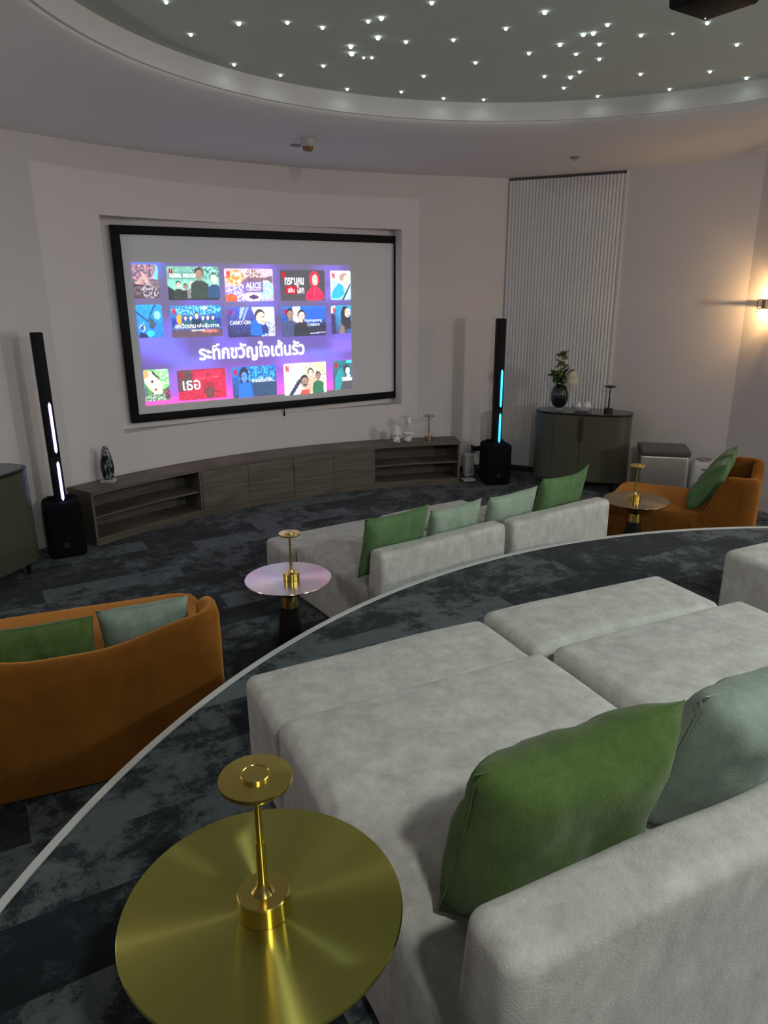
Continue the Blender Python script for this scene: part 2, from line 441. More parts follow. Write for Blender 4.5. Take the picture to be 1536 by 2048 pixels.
for i, (x, y) in enumerate(star_xy):
    sx = star_big.get(i, 0.95)
    r_ = math.hypot(x - RC[0], y - RC[1])
    if r_ > RR - 0.10:
        x = RC[0] + (x - RC[0]) * (RR - 0.10) / r_; y = RC[1] + (y - RC[1]) * (RR - 0.10) / r_
    if star0 is None:
        o = thing('star_light', 'tiny white fibre optic star light glowing in the dark ceiling', 'star light', group='star lights in the ceiling')
        obj('light_tip', tip, M_fibre, o)
        L = bpy.data.objects.new('star_glow', star_lamp); COL.objects.link(L); L.parent = o; L.location = (0, 0, -0.016)
        star0 = o
    else:
        o = copy_tree(star0)
    if math.hypot(x - RC[0], y - RC[1]) > RR - 0.45:
        for ch in o.children:
            if ch.type == 'LIGHT': ch.data = rim_lamp
    o.location = (x, y, ZS - 0.001); o.scale = (sx, sx, sx)

# ------------------------------------------------------------------ projection screen with its picture
SW = (SR - SL).length; SB, ST = 0.917, 2.690
srz = math.atan2(su.y, su.x)
scr = thing('projection_screen', 'large black-framed projection screen in the wall niche showing a purple film menu', 'projection screen', (SL.x, SL.y, 0), srz)
# local x along the screen, local -y into the room
fw = 0.075
def frame_bar(poly): return poly
obj('frame', geo(bevel_box(0, SW, -0.03, 0.03, SB, SB + fw, 0.003), bevel_box(0, SW, -0.03, 0.03, ST - fw, ST, 0.003),
                 bevel_box(0, fw, -0.03, 0.03, SB + fw, ST - fw, 0.003), bevel_box(SW - fw, SW, -0.03, 0.03, SB + fw, ST - fw, 0.003)), M_black, scr)
obj('screen_fabric', box(fw - 0.005, SW - fw + 0.005, 0.0, 0.008, SB + fw - 0.005, ST - fw + 0.005), M_screen, scr)
obj('power_cord', tube([(1.60, 0.01, SB + 0.005), (1.60, 0.0, SB - 0.03), (1.603, 0.012, SB - 0.085)], 0.008, 6), M_black, scr)
K = 1.042
PX0, PX1, PZ0, PZ1 = 0.146 * K, 2.345 * K, 2.13 + (1.113 - 2.13) * K, 2.13 + (2.368 - 2.13) * K
M_pic = picture_mat(1.6)
M_text = emit('projected_white', (1.0, 1.0, 1.0), 1.55)
M_red = emit('projected_red', srgb(0.95, 0.10, 0.20), 1.0)

def color_grid(name, x0, x1, z0, z1, y, nx, nz, fn, parent, round_c=0.0):
    V, C, F = [], [], []
    w, h = x1 - x0, z1 - z0
    for j in range(nz + 1):
        for i in range(nx + 1):
            u, v = i / nx, j / nz; px, pz = x0 + w * u, z0 + h * v
            if round_c:
                for ax, az in ((x0, z0), (x0, z1), (x1, z0), (x1, z1)):
                    cx_ = ax + (round_c if ax == x0 else -round_c); cz_ = az + (round_c if az == z0 else -round_c)
                    if (px - cx_) * (ax - cx_) > 0 and (pz - cz_) * (az - cz_) > 0:
                        d = math.hypot(px - cx_, pz - cz_)
                        mxd = max(abs(px - cx_), abs(pz - cz_))
                        if d > 0: px = cx_ + (px - cx_) * mxd / d; pz = cz_ + (pz - cz_) * mxd / d
            V.append((px, y, pz)); C.append(srgb(*[max(0, min(1, c)) for c in fn(u, v)]))
    for j in range(nz):
        for i in range(nx):
            a = j * (nx + 1) + i; F.append((a, a + 1, a + nx + 2, a + nx + 1))
    me = bpy.data.meshes.new(name); me.from_pydata(V, [], F); me.update()
    at = me.color_attributes.new('Col', 'FLOAT_COLOR', 'POINT')
    at.data.foreach_set('color', [x for c in C for x in (*c, 1.0)])
    me.materials.append(M_pic)
    o = bpy.data.objects.new(name, me); COL.objects.link(o); o.parent = parent
    return o

def mix(a, b, t): t = max(0, min(1, t)); return tuple(p + (q - p) * t for p, q in zip(a, b))
blot = [(random.random(), random.random(), random.uniform(0.05, 0.12), random.uniform(0.04, 0.09), random.choice([(0.45, 0.36, 0.95), (0.55, 0.42, 0.95), (0.30, 0.26, 0.45), (0.42, 0.45, 0.9), (0.34, 0.28, 0.5)])) for _ in range(60)]
def menu_bg(u, v):
    c = (0.36, 0.29, 0.62)
    for bx, by, rx, ry, bc in blot:
        d = max(abs(u - bx) / rx, abs(v - by) / ry)
        if d < 1.6: c = mix(c, bc, 0.6 * (1 - smoothstep(0.5, 1.6, d)))
    c = mix(c, (0.36, 0.34, 0.42), 0.75 * smoothstep(0.50, 0.75, v) * (0.6 + 0.4 * math.sin(u * 19)))
    c = mix(c, (0.80, 0.28, 0.85), 0.8 * (1 - smoothstep(0.05, 0.34, v)) * smoothstep(-0.1, 0.4, u))
    c = mix(c, (1.0, 0.30, 0.72), 0.9 * (1 - smoothstep(0.0, 0.09, v)))
    c = mix(c, (0.30, 0.45, 0.95), 0.8 * (1 - smoothstep(0.05, 0.12, math.hypot(u - 0.04, (v - 1.0) * 0.6))))
    return c
pic = color_grid('projected_picture', PX0, PX1, PZ0, PZ1, -0.004, 96, 56, menu_bg, scr)
pic['label'] = 'glowing purple and pink film menu picture'

def pt_in(poly, x, y):
    ins = False; j = len(poly) - 1
    for i in range(len(poly)):
        xi, yi = poly[i]; xj, yj = poly[j]
        if (yi > y) != (yj > y) and x < (xj - xi) * (y - yi) / (yj - yi) + xi: ins = not ins
        j = i
    return ins
def painter(top, bot, items, amp=0.12, scale=9, seed=0.0, asp=1.65):
    def f(u, v):
        c = mix(bot, top, v)
        nv = noise.noise(Vector((u * scale * asp, v * scale, seed))) * amp + noise.noise(Vector((u * scale * 3 * asp, v * scale * 3, seed + 5))) * amp * 0.7
        c = tuple(x + nv for x in c)
        for it in items:
            if it[0] == 'e':
                _, cx, cy, rx, ry, col = it[:6]
                if ((u - cx) / rx) ** 2 + ((v - cy) / ry) ** 2 < 1:
                    k = 0.05 * nv / max(amp, 1e-3)
                    c = tuple(x + k for x in col)
            elif it[0] == 'p':
                if pt_in(it[1], u, v): c = tuple(x + 0.4 * nv for x in it[2])
            elif it[0] == 's':          # speckle patch: centre, radii, two colours
                _, cx, cy, rx, ry, ca, cb, fr = it
                if ((u - cx) / rx) ** 2 + ((v - cy) / ry) ** 2 < 1:
                    c = mix(ca, cb, 0.5 + 1.6 * noise.noise(Vector((u * fr * asp, v * fr, seed + 9))))
        return c
    return f
def figure(x, y, s, skin, hair, cloth, asp=1.65):
    """head, hair and shoulders of a person, y at the chin"""
    w = s / asp
    return [('p', [(x - w * 1.25, y - s * 2.6), (x - w * 1.15, y - s * 0.75), (x - w * 0.4, y - s * 0.3), (x + w * 0.4, y - s * 0.3), (x + w * 1.15, y - s * 0.75), (x + w * 1.25, y - s * 2.6)], cloth),
            ('p', [(x - w * 0.22, y - s * 0.35), (x - w * 0.22, y + s * 0.2), (x + w * 0.22, y + s * 0.2), (x + w * 0.22, y - s * 0.35)], skin),
            ('e', x, y + s * 0.62, w * 0.58, s * 0.72, hair), ('e', x + w * 0.03, y + s * 0.48, w * 0.46, s * 0.56, skin),
            ('e', x - w * 0.14, y + s * 0.55, w * 0.09, s * 0.05, hair), ('e', x + w * 0.2, y + s * 0.55, w * 0.09, s * 0.05, hair), ('e', x + w * 0.03, y + s * 0.18, w * 0.14, s * 0.05, (0.6, 0.35, 0.32))]
SK = (0.93, 0.80, 0.74); DK = (0.10, 0.10, 0.13); SKd = (0.62, 0.50, 0.44)
TX = [(0.144, 0.373), (0.447, 0.932), (0.986, 1.477), (1.552, 2.043), (2.108, 2.345)]
TX3 = [(0.150, 0.379), (0.457, 0.927), (0.994, 1.462), (1.546, 2.030), (2.112, 2.345)]
TZ = [[(2.064, 2.352), (2.046, 2.340), (2.028, 2.325), (2.027, 2.318), (2.031, 2.315)],
      [(1.724, 2.010), (1.713, 1.997), (1.696, 1.977), (1.681, 1.973), (1.690, 1.975)],
      [(1.152, 1.438), (1.132, 1.415), (1.112, 1.412), (1.096, 1.414), (1.108, 1.414)]]
art = [[painter((0.55, 0.52, 0.62), (0.30, 0.22, 0.24), [('s', 0.35, 0.75, 0.5, 0.35, (0.85, 0.55, 0.6), (0.25, 0.3, 0.4), 14), ('p', [(0.1, 0.45), (0.45, 0.75), (0.7, 0.4), (0.55, 0.36), (0.4, 0.55), (0.15, 0.36)], (0.75, 0.62, 0.6)), ('p', [(0.75, 0.6), (0.95, 0.95), (1, 0.95), (0.95, 0.55)], (0.45, 0.85, 0.95)), ('p', [(0.02, 0.42), (0.55, 0.40), (0.55, 0.36), (0.02, 0.36)], (0.15, 0.15, 0.2)), ('s', 0.6, 0.2, 0.35, 0.2, (0.7, 0.68, 0.75), (0.2, 0.15, 0.15), 16)], 0.2, 10, 1, 0.9),
        painter((0.42, 0.66, 0.60), (0.62, 0.90, 0.84), [('s', 0.75, 0.82, 0.3, 0.2, (0.25, 0.42, 0.38), (0.6, 0.85, 0.8), 12), ('p', [(0.0, 0.62), (0.0, 0.84), (0.56, 0.84), (0.56, 0.62)], (0.36, 0.60, 0.55)), ('p', [(0, 0), (0, 0.42), (0.12, 0.3), (0.3, 0.12), (1, 0.05), (1, 0)], (0.06, 0.12, 0.13))] + figure(0.2, 0.38, 0.14, SK, DK, (0.12, 0.2, 0.2)) + figure(0.34, 0.33, 0.13, SKd, DK, (0.15, 0.15, 0.2)) + figure(0.46, 0.40, 0.13, SK, (0.75, 0.78, 0.75), (0.5, 0.5, 0.5)) + figure(0.61, 0.66, 0.24, SKd, (0.22, 0.16, 0.13), (0.16, 0.24, 0.21)) + figure(0.9, 0.52, 0.18, SK, (0.8, 0.8, 0.8), (0.10, 0.28, 0.45)), 0.1, 8, 2),
        painter((0.90, 0.74, 0.90), (0.72, 0.64, 0.95), [('s', 0.2, 0.72, 0.2, 0.25, (0.98, 0.55, 0.22), (0.95, 0.85, 0.8), 9), ('p', [(0.3, 0.55), (0.5, 0.8), (0.8, 0.72), (1.0, 0.8), (1, 0.55), (0.6, 0.5)], (0.48, 0.36, 0.42)), ('s', 0.6, 0.86, 0.16, 0.14, (0.95, 0.85, 0.82), (0.45, 0.35, 0.4), 22), ('s', 0.5, 0.25, 0.5, 0.28, (0.96, 0.93, 1.0), (0.46, 0.36, 0.8), 18), ('s', 0.1, 0.1, 0.14, 0.13, (0.98, 0.45, 0.15), (0.95, 0.3, 0.3), 12), ('s', 0.84, 0.35, 0.16, 0.3, (0.5, 0.75, 0.98), (0.9, 0.92, 1.0), 14), ('p', [(0.38, 0.28), (0.38, 0.62), (0.78, 0.62), (0.78, 0.28)], (0.50, 0.40, 0.66)), ('e', 0.55, 0.14, 0.2, 0.13, (0.98, 0.95, 0.95)), ('e', 0.58, 0.13, 0.1, 0.07, (0.32, 0.2, 0.42))], 0.2, 9, 3),
        painter((0.24, 0.23, 0.27), (0.26, 0.25, 0.29), [('e', 0.76, 0.70, 0.115, 0.27, (0.93, 0.08, 0.22)), ('p', [(0.54, 0.08), (0.58, 0.28), (0.68, 0.44), (0.84, 0.44), (0.94, 0.28), (0.98, 0.08), (0.9, 0.02), (0.6, 0.02)], (0.98, 0.04, 0.30)), ('e', 0.775, 0.68, 0.065, 0.18, SK), ('e', 0.755, 0.72, 0.015, 0.02, DK), ('e', 0.80, 0.72, 0.015, 0.02, DK), ('e', 0.78, 0.58, 0.02, 0.015, (0.6, 0.2, 0.2)), ('p', [(0.75, 0.42), (0.77, 0.1), (0.775, 0.1), (0.77, 0.42)], (1.0, 0.4, 0.5))], 0.02, 8, 4),
        painter((0.86, 0.90, 0.98), (0.60, 0.86, 0.95), [('e', 0.68, 0.78, 0.24, 0.14, (0.72, 0.56, 0.52)), ('e', 0.80, 0.70, 0.16, 0.17, SK), ('p', [(0.6, 0.68), (0.9, 0.6), (0.85, 0.45), (0.6, 0.45)], (0.9, 0.76, 0.74)), ('p', [(0.03, 0.06), (0.1, 0.3), (0.4, 0.58), (0.62, 0.5), (0.7, 0.2), (0.4, 0.05)], (0.14, 0.68, 0.80)), ('p', [(0.55, 0.0), (1.0, 0.62), (1.0, 0.5), (0.66, 0.0)], (0.20, 0.30, 0.40)), ('p', [(0.7, 0.0), (1, 0.4), (1, 0.3), (0.78, 0)], (0.95, 0.97, 1))], 0.08, 8, 5, 0.8)],
       [painter((0.05, 0.62, 0.92), (0.06, 0.46, 0.88), [('p', [(0, 0.82), (0.45, 0.52), (0.45, 0.46), (0, 0.74)], (0.04, 0.28, 0.45)), ('p', [(0.7, 1), (0.78, 1), (0.5, 0.58), (0.44, 0.58)], (0.04, 0.28, 0.45)), ('e', 0.8, 0.68, 0.13, 0.12, (0.55, 0.95, 1)), ('p', [(0.45, 0.6), (0.62, 0.58), (0.75, 0.4), (0.6, 0.25), (0.45, 0.3)], (0.22, 0.32, 0.42)), ('e', 0.48, 0.12, 0.16, 0.1, (0.15, 0.75, 0.85)), ('s', 0.2, 0.32, 0.12, 0.14, (0.05, 0.2, 0.5), (0.7, 0.95, 1), 20), ('p', [(0, 0), (0.1, 0.18), (0.35, 0.1), (0.4, 0)], (0.06, 0.14, 0.35))], 0.1, 7, 6, 0.85),
        painter((0.05, 0.50, 0.88), (0.32, 0.26, 0.42), [('s', 0.5, 0.86, 0.5, 0.16, (0.05, 0.34, 0.7), (0.5, 0.92, 1), 22), ('e', 0.66, 0.92, 0.06, 0.05, (0.95, 1, 1)), ('p', [(0.02, 0.6), (0.02, 0.35), (0.98, 0.35), (0.98, 0.6)], (0.05, 0.2, 0.6)), ('e', 0.16, 0.58, 0.05, 0.16, (0.98, 0.65, 0.2)), ('p', [(0.0, 0.2), (1, 0.25), (1, 0), (0, 0)], (0.36, 0.27, 0.34)), ('e', 0.75, 0.18, 0.16, 0.05, (0.85, 0.45, 0.4))] + sum([figure(x, 0.56, 0.1, SK, DK, (0.06, 0.36, 0.45)) for x in (0.28, 0.38, 0.62, 0.72, 0.82)], []) + figure(0.5, 0.62, 0.13, SK, DK, (0.05, 0.16, 0.3)), 0.12, 8, 7),
        painter((0.28, 0.36, 0.80), (0.12, 0.14, 0.34), [('p', [(0.28, 1), (0.38, 1), (0.28, 0.6), (0.24, 0.6)], (0.62, 0.72, 1)), ('p', [(0.4, 1), (0.46, 1), (0.34, 0.55), (0.3, 0.55)], (0.55, 0.66, 0.98)), ('p', [(0.5, 1.0), (1, 1.0), (1, 0.0), (0.7, 0.0), (0.62, 0.5)], (0.80, 0.84, 0.92)), ('s', 0.85, 0.25, 0.16, 0.25, (0.92, 0.95, 1), (0.45, 0.5, 0.62), 18), ('p', [(0.46, 0.05), (0.48, 0.5), (0.6, 0.62), (0.72, 0.4), (0.78, 0.02)], (0.05, 0.40, 0.80)), ('p', [(0.72, 0.1), (0.7, 0.36), (0.8, 0.42), (0.84, 0.3), (0.86, 0.1)], (0.08, 0.2, 0.5)), ('e', 0.68, 0.70, 0.11, 0.22, (0.26, 0.2, 0.24)), ('e', 0.70, 0.62, 0.10, 0.20, SK), ('e', 0.72, 0.65, 0.02, 0.015, DK), ('e', 0.76, 0.66, 0.015, 0.015, DK), ('e', 0.735, 0.50, 0.03, 0.015, (0.65, 0.4, 0.4))], 0.1, 8, 8),
        painter((0.06, 0.42, 0.86), (0.12, 0.14, 0.34), [('e', 0.72, 0.7, 0.28, 0.25, (0.05, 0.36, 0.82)), ('p', [(0.24, 1), (0.42, 1), (0.42, 0.05), (0.24, 0.05)], (0.93, 0.93, 0.92)), ('p', [(0.62, 0.3), (1, 0.45), (1, 0.1), (0.62, 0.05)], (0.10, 0.11, 0.24)), ('p', [(0.62, 0.09), (1, 0.13), (1, 0.10), (0.62, 0.07)], (0.85, 0.85, 0.95))] + figure(0.18, 0.62, 0.24, SKd, DK, (0.22, 0.28, 0.45)) + figure(0.44, 0.56, 0.25, SK, DK, (0.12, 0.13, 0.2)), 0.1, 9, 9),
        painter((0.12, 0.62, 0.85), (0.20, 0.30, 0.48), [('p', [(0, 0.95), (0.2, 1), (0.22, 0.78), (0, 0.72)], (0.93, 0.9, 0.95)), ('p', [(0, 0.7), (0.2, 0.7), (0.25, 0), (0, 0)], (0.18, 0.16, 0.36)), ('p', [(0.5, 0.8), (0.6, 0.97), (0.85, 0.95), (0.95, 0.7), (1, 0.2), (0.6, 0.1), (0.48, 0.5)], (0.13, 0.12, 0.16)), ('e', 0.82, 0.74, 0.15, 0.17, SK), ('e', 0.78, 0.77, 0.03, 0.02, DK), ('e', 0.9, 0.78, 0.03, 0.02, DK), ('e', 0.86, 0.64, 0.05, 0.02, (0.7, 0.4, 0.4)), ('p', [(0.4, 0), (0.5, 0.35), (0.65, 0.25), (0.66, 0)], (0.55, 0.42, 0.38))], 0.1, 8, 10, 0.8)],
       [painter((0.45, 0.85, 0.45), (0.20, 0.38, 0.25), [('s', 0.72, 0.72, 0.35, 0.35, (0.35, 0.75, 0.38), (0.85, 1.0, 0.82), 16), ('p', [(0.0, 1.0), (0.16, 0.98), (0.5, 0.85), (0.72, 0.5), (0.7, 0.22), (0.45, 0.16), (0.15, 0.42), (0.02, 0.62)], (0.96, 0.86, 0.78)), ('p', [(0.0, 1.0), (0.18, 1), (0.2, 0.82), (0.05, 0.72), (0, 0.75)], (0.86, 0.62, 0.4)), ('p', [(0.3, 0.98), (0.42, 0.92), (0.64, 0.7), (0.6, 0.66), (0.36, 0.86)], (0.12, 0.14, 0.14)), ('e', 0.32, 0.62, 0.07, 0.04, (0.25, 0.18, 0.2)), ('e', 0.44, 0.36, 0.06, 0.04, (0.75, 0.25, 0.25)), ('s', 0.45, 0.06, 0.5, 0.17, (0.15, 0.3, 0.2), (0.8, 0.9, 0.8), 24), ('s', 0.9, 0.2, 0.12, 0.18, (0.75, 0.2, 0.4), (0.15, 0.2, 0.2), 14)], 0.12, 9, 11, 0.85),
        painter((0.62, 0.08, 0.20), (0.96, 0.06, 0.30), [('p', [(0, 0.3), (0, 1), (0.3, 1), (0.32, 0.3)], (0.36, 0.22, 0.26)), ('p', [(0.34, 0.66), (0.38, 0.95), (0.92, 0.95), (0.96, 0.66)], (0.95, 0.08, 0.30)), ('s', 0.5, 0.15, 0.52, 0.2, (0.98, 0.10, 0.34), (0.55, 0.05, 0.15), 22), ('p', [(0.36, 0.7), (0.86, 0.75), (0.86, 0.72), (0.36, 0.67)], (1.0, 0.35, 0.5))] + figure(0.64, 0.63, 0.17, (0.85, 0.15, 0.25), (0.45, 0.05, 0.12), (0.62, 0.10, 0.20)) + [('e', 0.65, 0.2, 0.1, 0.2, (0.40, 0.22, 0.24))], 0.1, 8, 12),
        painter((0.04, 0.46, 0.86), (0.14, 0.24, 0.42), [('s', 0.6, 0.75, 0.42, 0.25, (0.04, 0.3, 0.6), (0.2, 0.72, 0.92), 12), ('p', [(0.45, 0.05), (0.45, 0.5), (1, 0.5), (1, 0.02)], (0.13, 0.26, 0.42)), ('e', 0.27, 0.76, 0.10, 0.24, (0.08, 0.08, 0.24)), ('p', [(0.17, 0.4), (0.2, 0.75), (0.34, 0.75), (0.37, 0.4)], (0.08, 0.08, 0.24)), ('p', [(0.12, 0.0), (0.14, 0.42), (0.22, 0.5), (0.33, 0.5), (0.42, 0.38), (0.46, 0.0)], (0.05, 0.42, 0.92)), ('e', 0.27, 0.66, 0.07, 0.17, (0.35, 0.55, 0.95)), ('e', 0.245, 0.70, 0.015, 0.02, DK), ('e', 0.30, 0.70, 0.015, 0.02, DK), ('e', 0.275, 0.56, 0.02, 0.015, (0.7, 0.15, 0.3))], 0.12, 9, 13),
        painter((0.94, 0.93, 0.92), (0.78, 0.92, 0.96), [('s', 0.75, 0.6, 0.3, 0.5, (0.98, 0.95, 0.9), (0.72, 0.66, 0.55), 16), ('p', [(0.1, 0.0), (0.34, 0.5), (0.44, 0.5), (0.2, 0.0)], (0.18, 0.18, 0.30)), ('p', [(0.22, 0.0), (0.46, 0.5), (0.5, 0.5), (0.26, 0.0)], (0.98, 0.97, 0.95)), ('s', 0.85, 0.85, 0.1, 0.12, (0.98, 0.85, 0.4), (0.9, 0.95, 0.85), 18), ('p', [(0.52, 0), (0.72, 0.52), (0.75, 0.5), (0.56, 0)], (0.80, 0.50, 0.36)), ('p', [(0.56, 0.02), (0.66, 0.3), (0.8, 0.42), (0.9, 0.25), (0.9, 0.05)], (0.10, 0.40, 0.26))] + figure(0.62, 0.56, 0.2, SK, DK, (0.86, 0.7, 0.6)) + figure(0.80, 0.46, 0.18, SKd, DK, (0.10, 0.42, 0.28)) + [('e', 0.47, 0.44, 0.1, 0.18, DK), ('e', 0.48, 0.37, 0.085, 0.17, SKd), ('e', 0.49, 0.30, 0.05, 0.025, DK), ('p', [(0.36, 0.0), (0.4, 0.14), (0.58, 0.14), (0.6, 0)], (0.85, 0.3, 0.25))], 0.08, 12, 14),
        painter((0.05, 0.46, 0.50), (0.30, 0.30, 0.36), [('p', [(0.7, 1.0), (1, 1.02), (1, 0.9), (0.72, 0.9)], (0.3, 0.8, 0.85)), ('p', [(0.08, 0.0), (0.1, 0.4), (0.3, 0.72), (0.52, 0.72), (0.55, 0.4), (0.4, 0.1), (0.36, 0)], (0.06, 0.58, 0.60)), ('e', 0.70, 0.72, 0.16, 0.15, (0.18, 0.20, 0.22)), ('e', 0.76, 0.64, 0.12, 0.11, (0.9, 0.86, 0.86)), ('p', [(0.46, 0.42), (0.55, 0.42), (1, 0.4), (1, 0.3), (0.5, 0.3)], (0.90, 0.84, 0.84)), ('e', 0.8, 0.45, 0.1, 0.08, (0.92, 0.88, 0.88)), ('p', [(0.45, 0.28), (1, 0.28), (1, 0.0), (0.45, 0)], (0.28, 0.27, 0.32))], 0.06, 8, 15, 0.8)]]
KZ = lambda z: 2.13 + (z - 2.13) * K
def letter_n(x, z, h):
    w = h * 0.52; b = w * 0.30
    f = [box(x, x + b, -0.0095, -0.0085, z, z + h), box(x + w - b, x + w, -0.0095, -0.0085, z, z + h)]
    f.append(([(x, -0.0097, z + h), (x + b, -0.0097, z + h), (x + w, -0.0097, z), (x + w - b, -0.0097, z)], [(0, 1, 2, 3)]))
    return geo(*f)
cards = []
for r in range(3):
    row = []
    for c in range(5):
        a, b = (TX3 if r == 2 else TX)[c]; z0, z1 = TZ[r][c]
        big = 0 < c < 4
        o = color_grid('title_card', a * K, b * K, KZ(z0), KZ(z1), -0.008, 76 if big else 36, 46, art[r][c], pic, 0.016)
        if c > 0:
            h = (z1 - z0) * K
            obj('red_logo', letter_n(a * K + 0.022, KZ(z1) - 0.02 - h * 0.2, h * 0.2), M_red, pic, 0)
        row.append(o)
    cards.append(row)
dg = bpy.context.evaluated_depsgraph_get()
def text(body, x, z, h, w=None, bold=0.0, mat=None, name='lettering', y=-0.0105, font=None):
    cu = bpy.data.curves.new(name, 'FONT'); cu.body = body; cu.size = 1.0; cu.offset = bold; cu.resolution_u = 3
    t = bpy.data.objects.new('tmp_text', cu); COL.objects.link(t)
    bpy.context.view_layer.update()
    me = bpy.data.meshes.new_from_object(t.evaluated_get(bpy.context.evaluated_depsgraph_get()))
    bpy.data.objects.remove(t); bpy.data.curves.remove(cu)
    xs = [v.co.x for v in me.vertices]; ys = [v.co.y for v in me.vertices]
    if not xs: return None
    x0, x1, y0, y1 = min(xs), max(xs), min(ys), max(ys)
    sy = h / (y1 - y0); sx = (w / (x1 - x0)) if w else sy
    for v in me.vertices: v.co = ((v.co.x - x0) * sx + x, y, (v.co.y - y0) * sy + z)
    me.name = name; me.materials.append(mat or M_text)
    o = bpy.data.objects.new(name, me); COL.objects.link(o); o.parent = pic
    return o
def card_text(r, c, body, u, v, h, w, bold=0.02, mat=None):
    a, b = (TX3 if r == 2 else TX)[c]; z0, z1 = TZ[r][c]
    cw, chh = (b - a) * K, (z1 - z0) * K
    return text(body, a * K + u * cw, KZ(z0) + v * chh, h * chh, w * cw, bold, mat)
text('ระทึกขวัญใจเต้นรัว', 0.683 * K, KZ(1.468), 0.185 * K, 1.105 * K, 0.030, name='headline')
card_text(0, 1, 'REBEL RIDGE', 0.05, 0.67, 0.12, 0.50, 0.035)
card_text(0, 2, 'ALICE', 0.42, 0.40, 0.18, 0.32, 0.02)
card_text(0, 2, 'IN BORDERLAND', 0.44, 0.33, 0.05, 0.28, 0.0)
card_text(0, 3, 'ทรชนคน', 0.10, 0.52, 0.24, 0.42, 0.03)
card_text(0, 3, 'โลก', 0.36, 0.24, 0.27, 0.16, 0.02)
a, b = TX[3]; z0, z1 = TZ[0][3]
obj('red_plate', box(a * K + 0.06, a * K + 0.18, -0.0098, -0.0092, KZ(z0) + 0.07, KZ(z0) + 0.145), M_red, pic, 0)
card_text(0, 3, 'ปล้น', 0.16, 0.27, 0.17, 0.14, 0.02).location.y = -0.002
card_text(1, 1, 'สควิดเกม', 0.07, 0.29, 0.15, 0.40, 0.015)
card_text(1, 1, 'เล่นลุ้นตาย', 0.50, 0.27, 0.17, 0.43, 0.015)
card_text(1, 1, 'SQUID GAME', 0.38, 0.18, 0.06, 0.26, 0.02)
card_text(1, 2, 'CARRY-ON', 0.05, 0.42, 0.13, 0.42, 0.01)
card_text(1, 3, 'Gyeongseong', 0.50, 0.46, 0.12, 0.40, 0.0)
card_text(1, 3, 'Creature', 0.57, 0.34, 0.11, 0.28, 0.0)
card_text(2, 1, 'เธอ', 0.10, 0.33, 0.32, 0.36, 0.01)
card_text(2, 2, 'หายไปในป่าลึก...', 0.44, 0.47, 0.16, 0.52, 0.01)

# ------------------------------------------------------------------ curved media console
def circ3(a, b, c):
    ax, ay = a; bx, by = b; cx, cy = c
    d = 2 * (ax * (by - cy) + bx * (cy - ay) + cx * (ay - by))
    ux = ((ax*ax + ay*ay) * (by - cy) + (bx*bx + by*by) * (cy - ay) + (cx*cx + cy*cy) * (ay - by)) / d
    uy = ((ax*ax + ay*ay) * (cx - bx) + (bx*bx + by*by) * (ax - cx) + (cx*cx + cy*cy) * (bx - ax)) / d
    return ux, uy, math.hypot(ax - ux, ay - uy)
CX, CY, CRD = circ3((-2.50, 5.82), (-0.95, 7.27), (0.865, 7.86))
ang = lambda p: math.atan2(p[1] - CY, p[0] - CX)
def arc_board(a0, a1, d0, d1, z0, z1, n=8):
    P = [(CX + (CRD + d0) * math.cos(a0 + (a1 - a0) * i / n), CY + (CRD + d0) * math.sin(a0 + (a1 - a0) * i / n)) for i in range(n + 1)]
    Q = [(CX + (CRD + d1) * math.cos(a0 + (a1 - a0) * i / n), CY + (CRD + d1) * math.sin(a0 + (a1 - a0) * i / n)) for i in range(n, -1, -1)]
    V = [(x, y, z0) for x, y in P + Q] + [(x, y, z1) for x, y in P + Q]; k = n + 1; t = 2 * k
    F = []
    for i in range(n):
        F += [(i, i + 1, t - 2 - i, t - 1 - i), (t + i, t + t - 1 - i, t + t - 2 - i, t + i + 1), (i, t + i, t + i + 1, i + 1), (t - 1 - i, t - 2 - i, 2 * t - 2 - i, 2 * t - 1 - i)]
    F += [(0, t - 1, 2 * t - 1, t), (n, t + n, t + k, k)]
    return V, F
aL, aM, aR = ang((-2.50, 5.82)), ang((-0.95, 7.27)), ang((0.865, 7.86))
DEP = 0.33; TH = 0.022; CH = 0.49
w_ = lambda d: d / CRD      # metres to radians along the arc
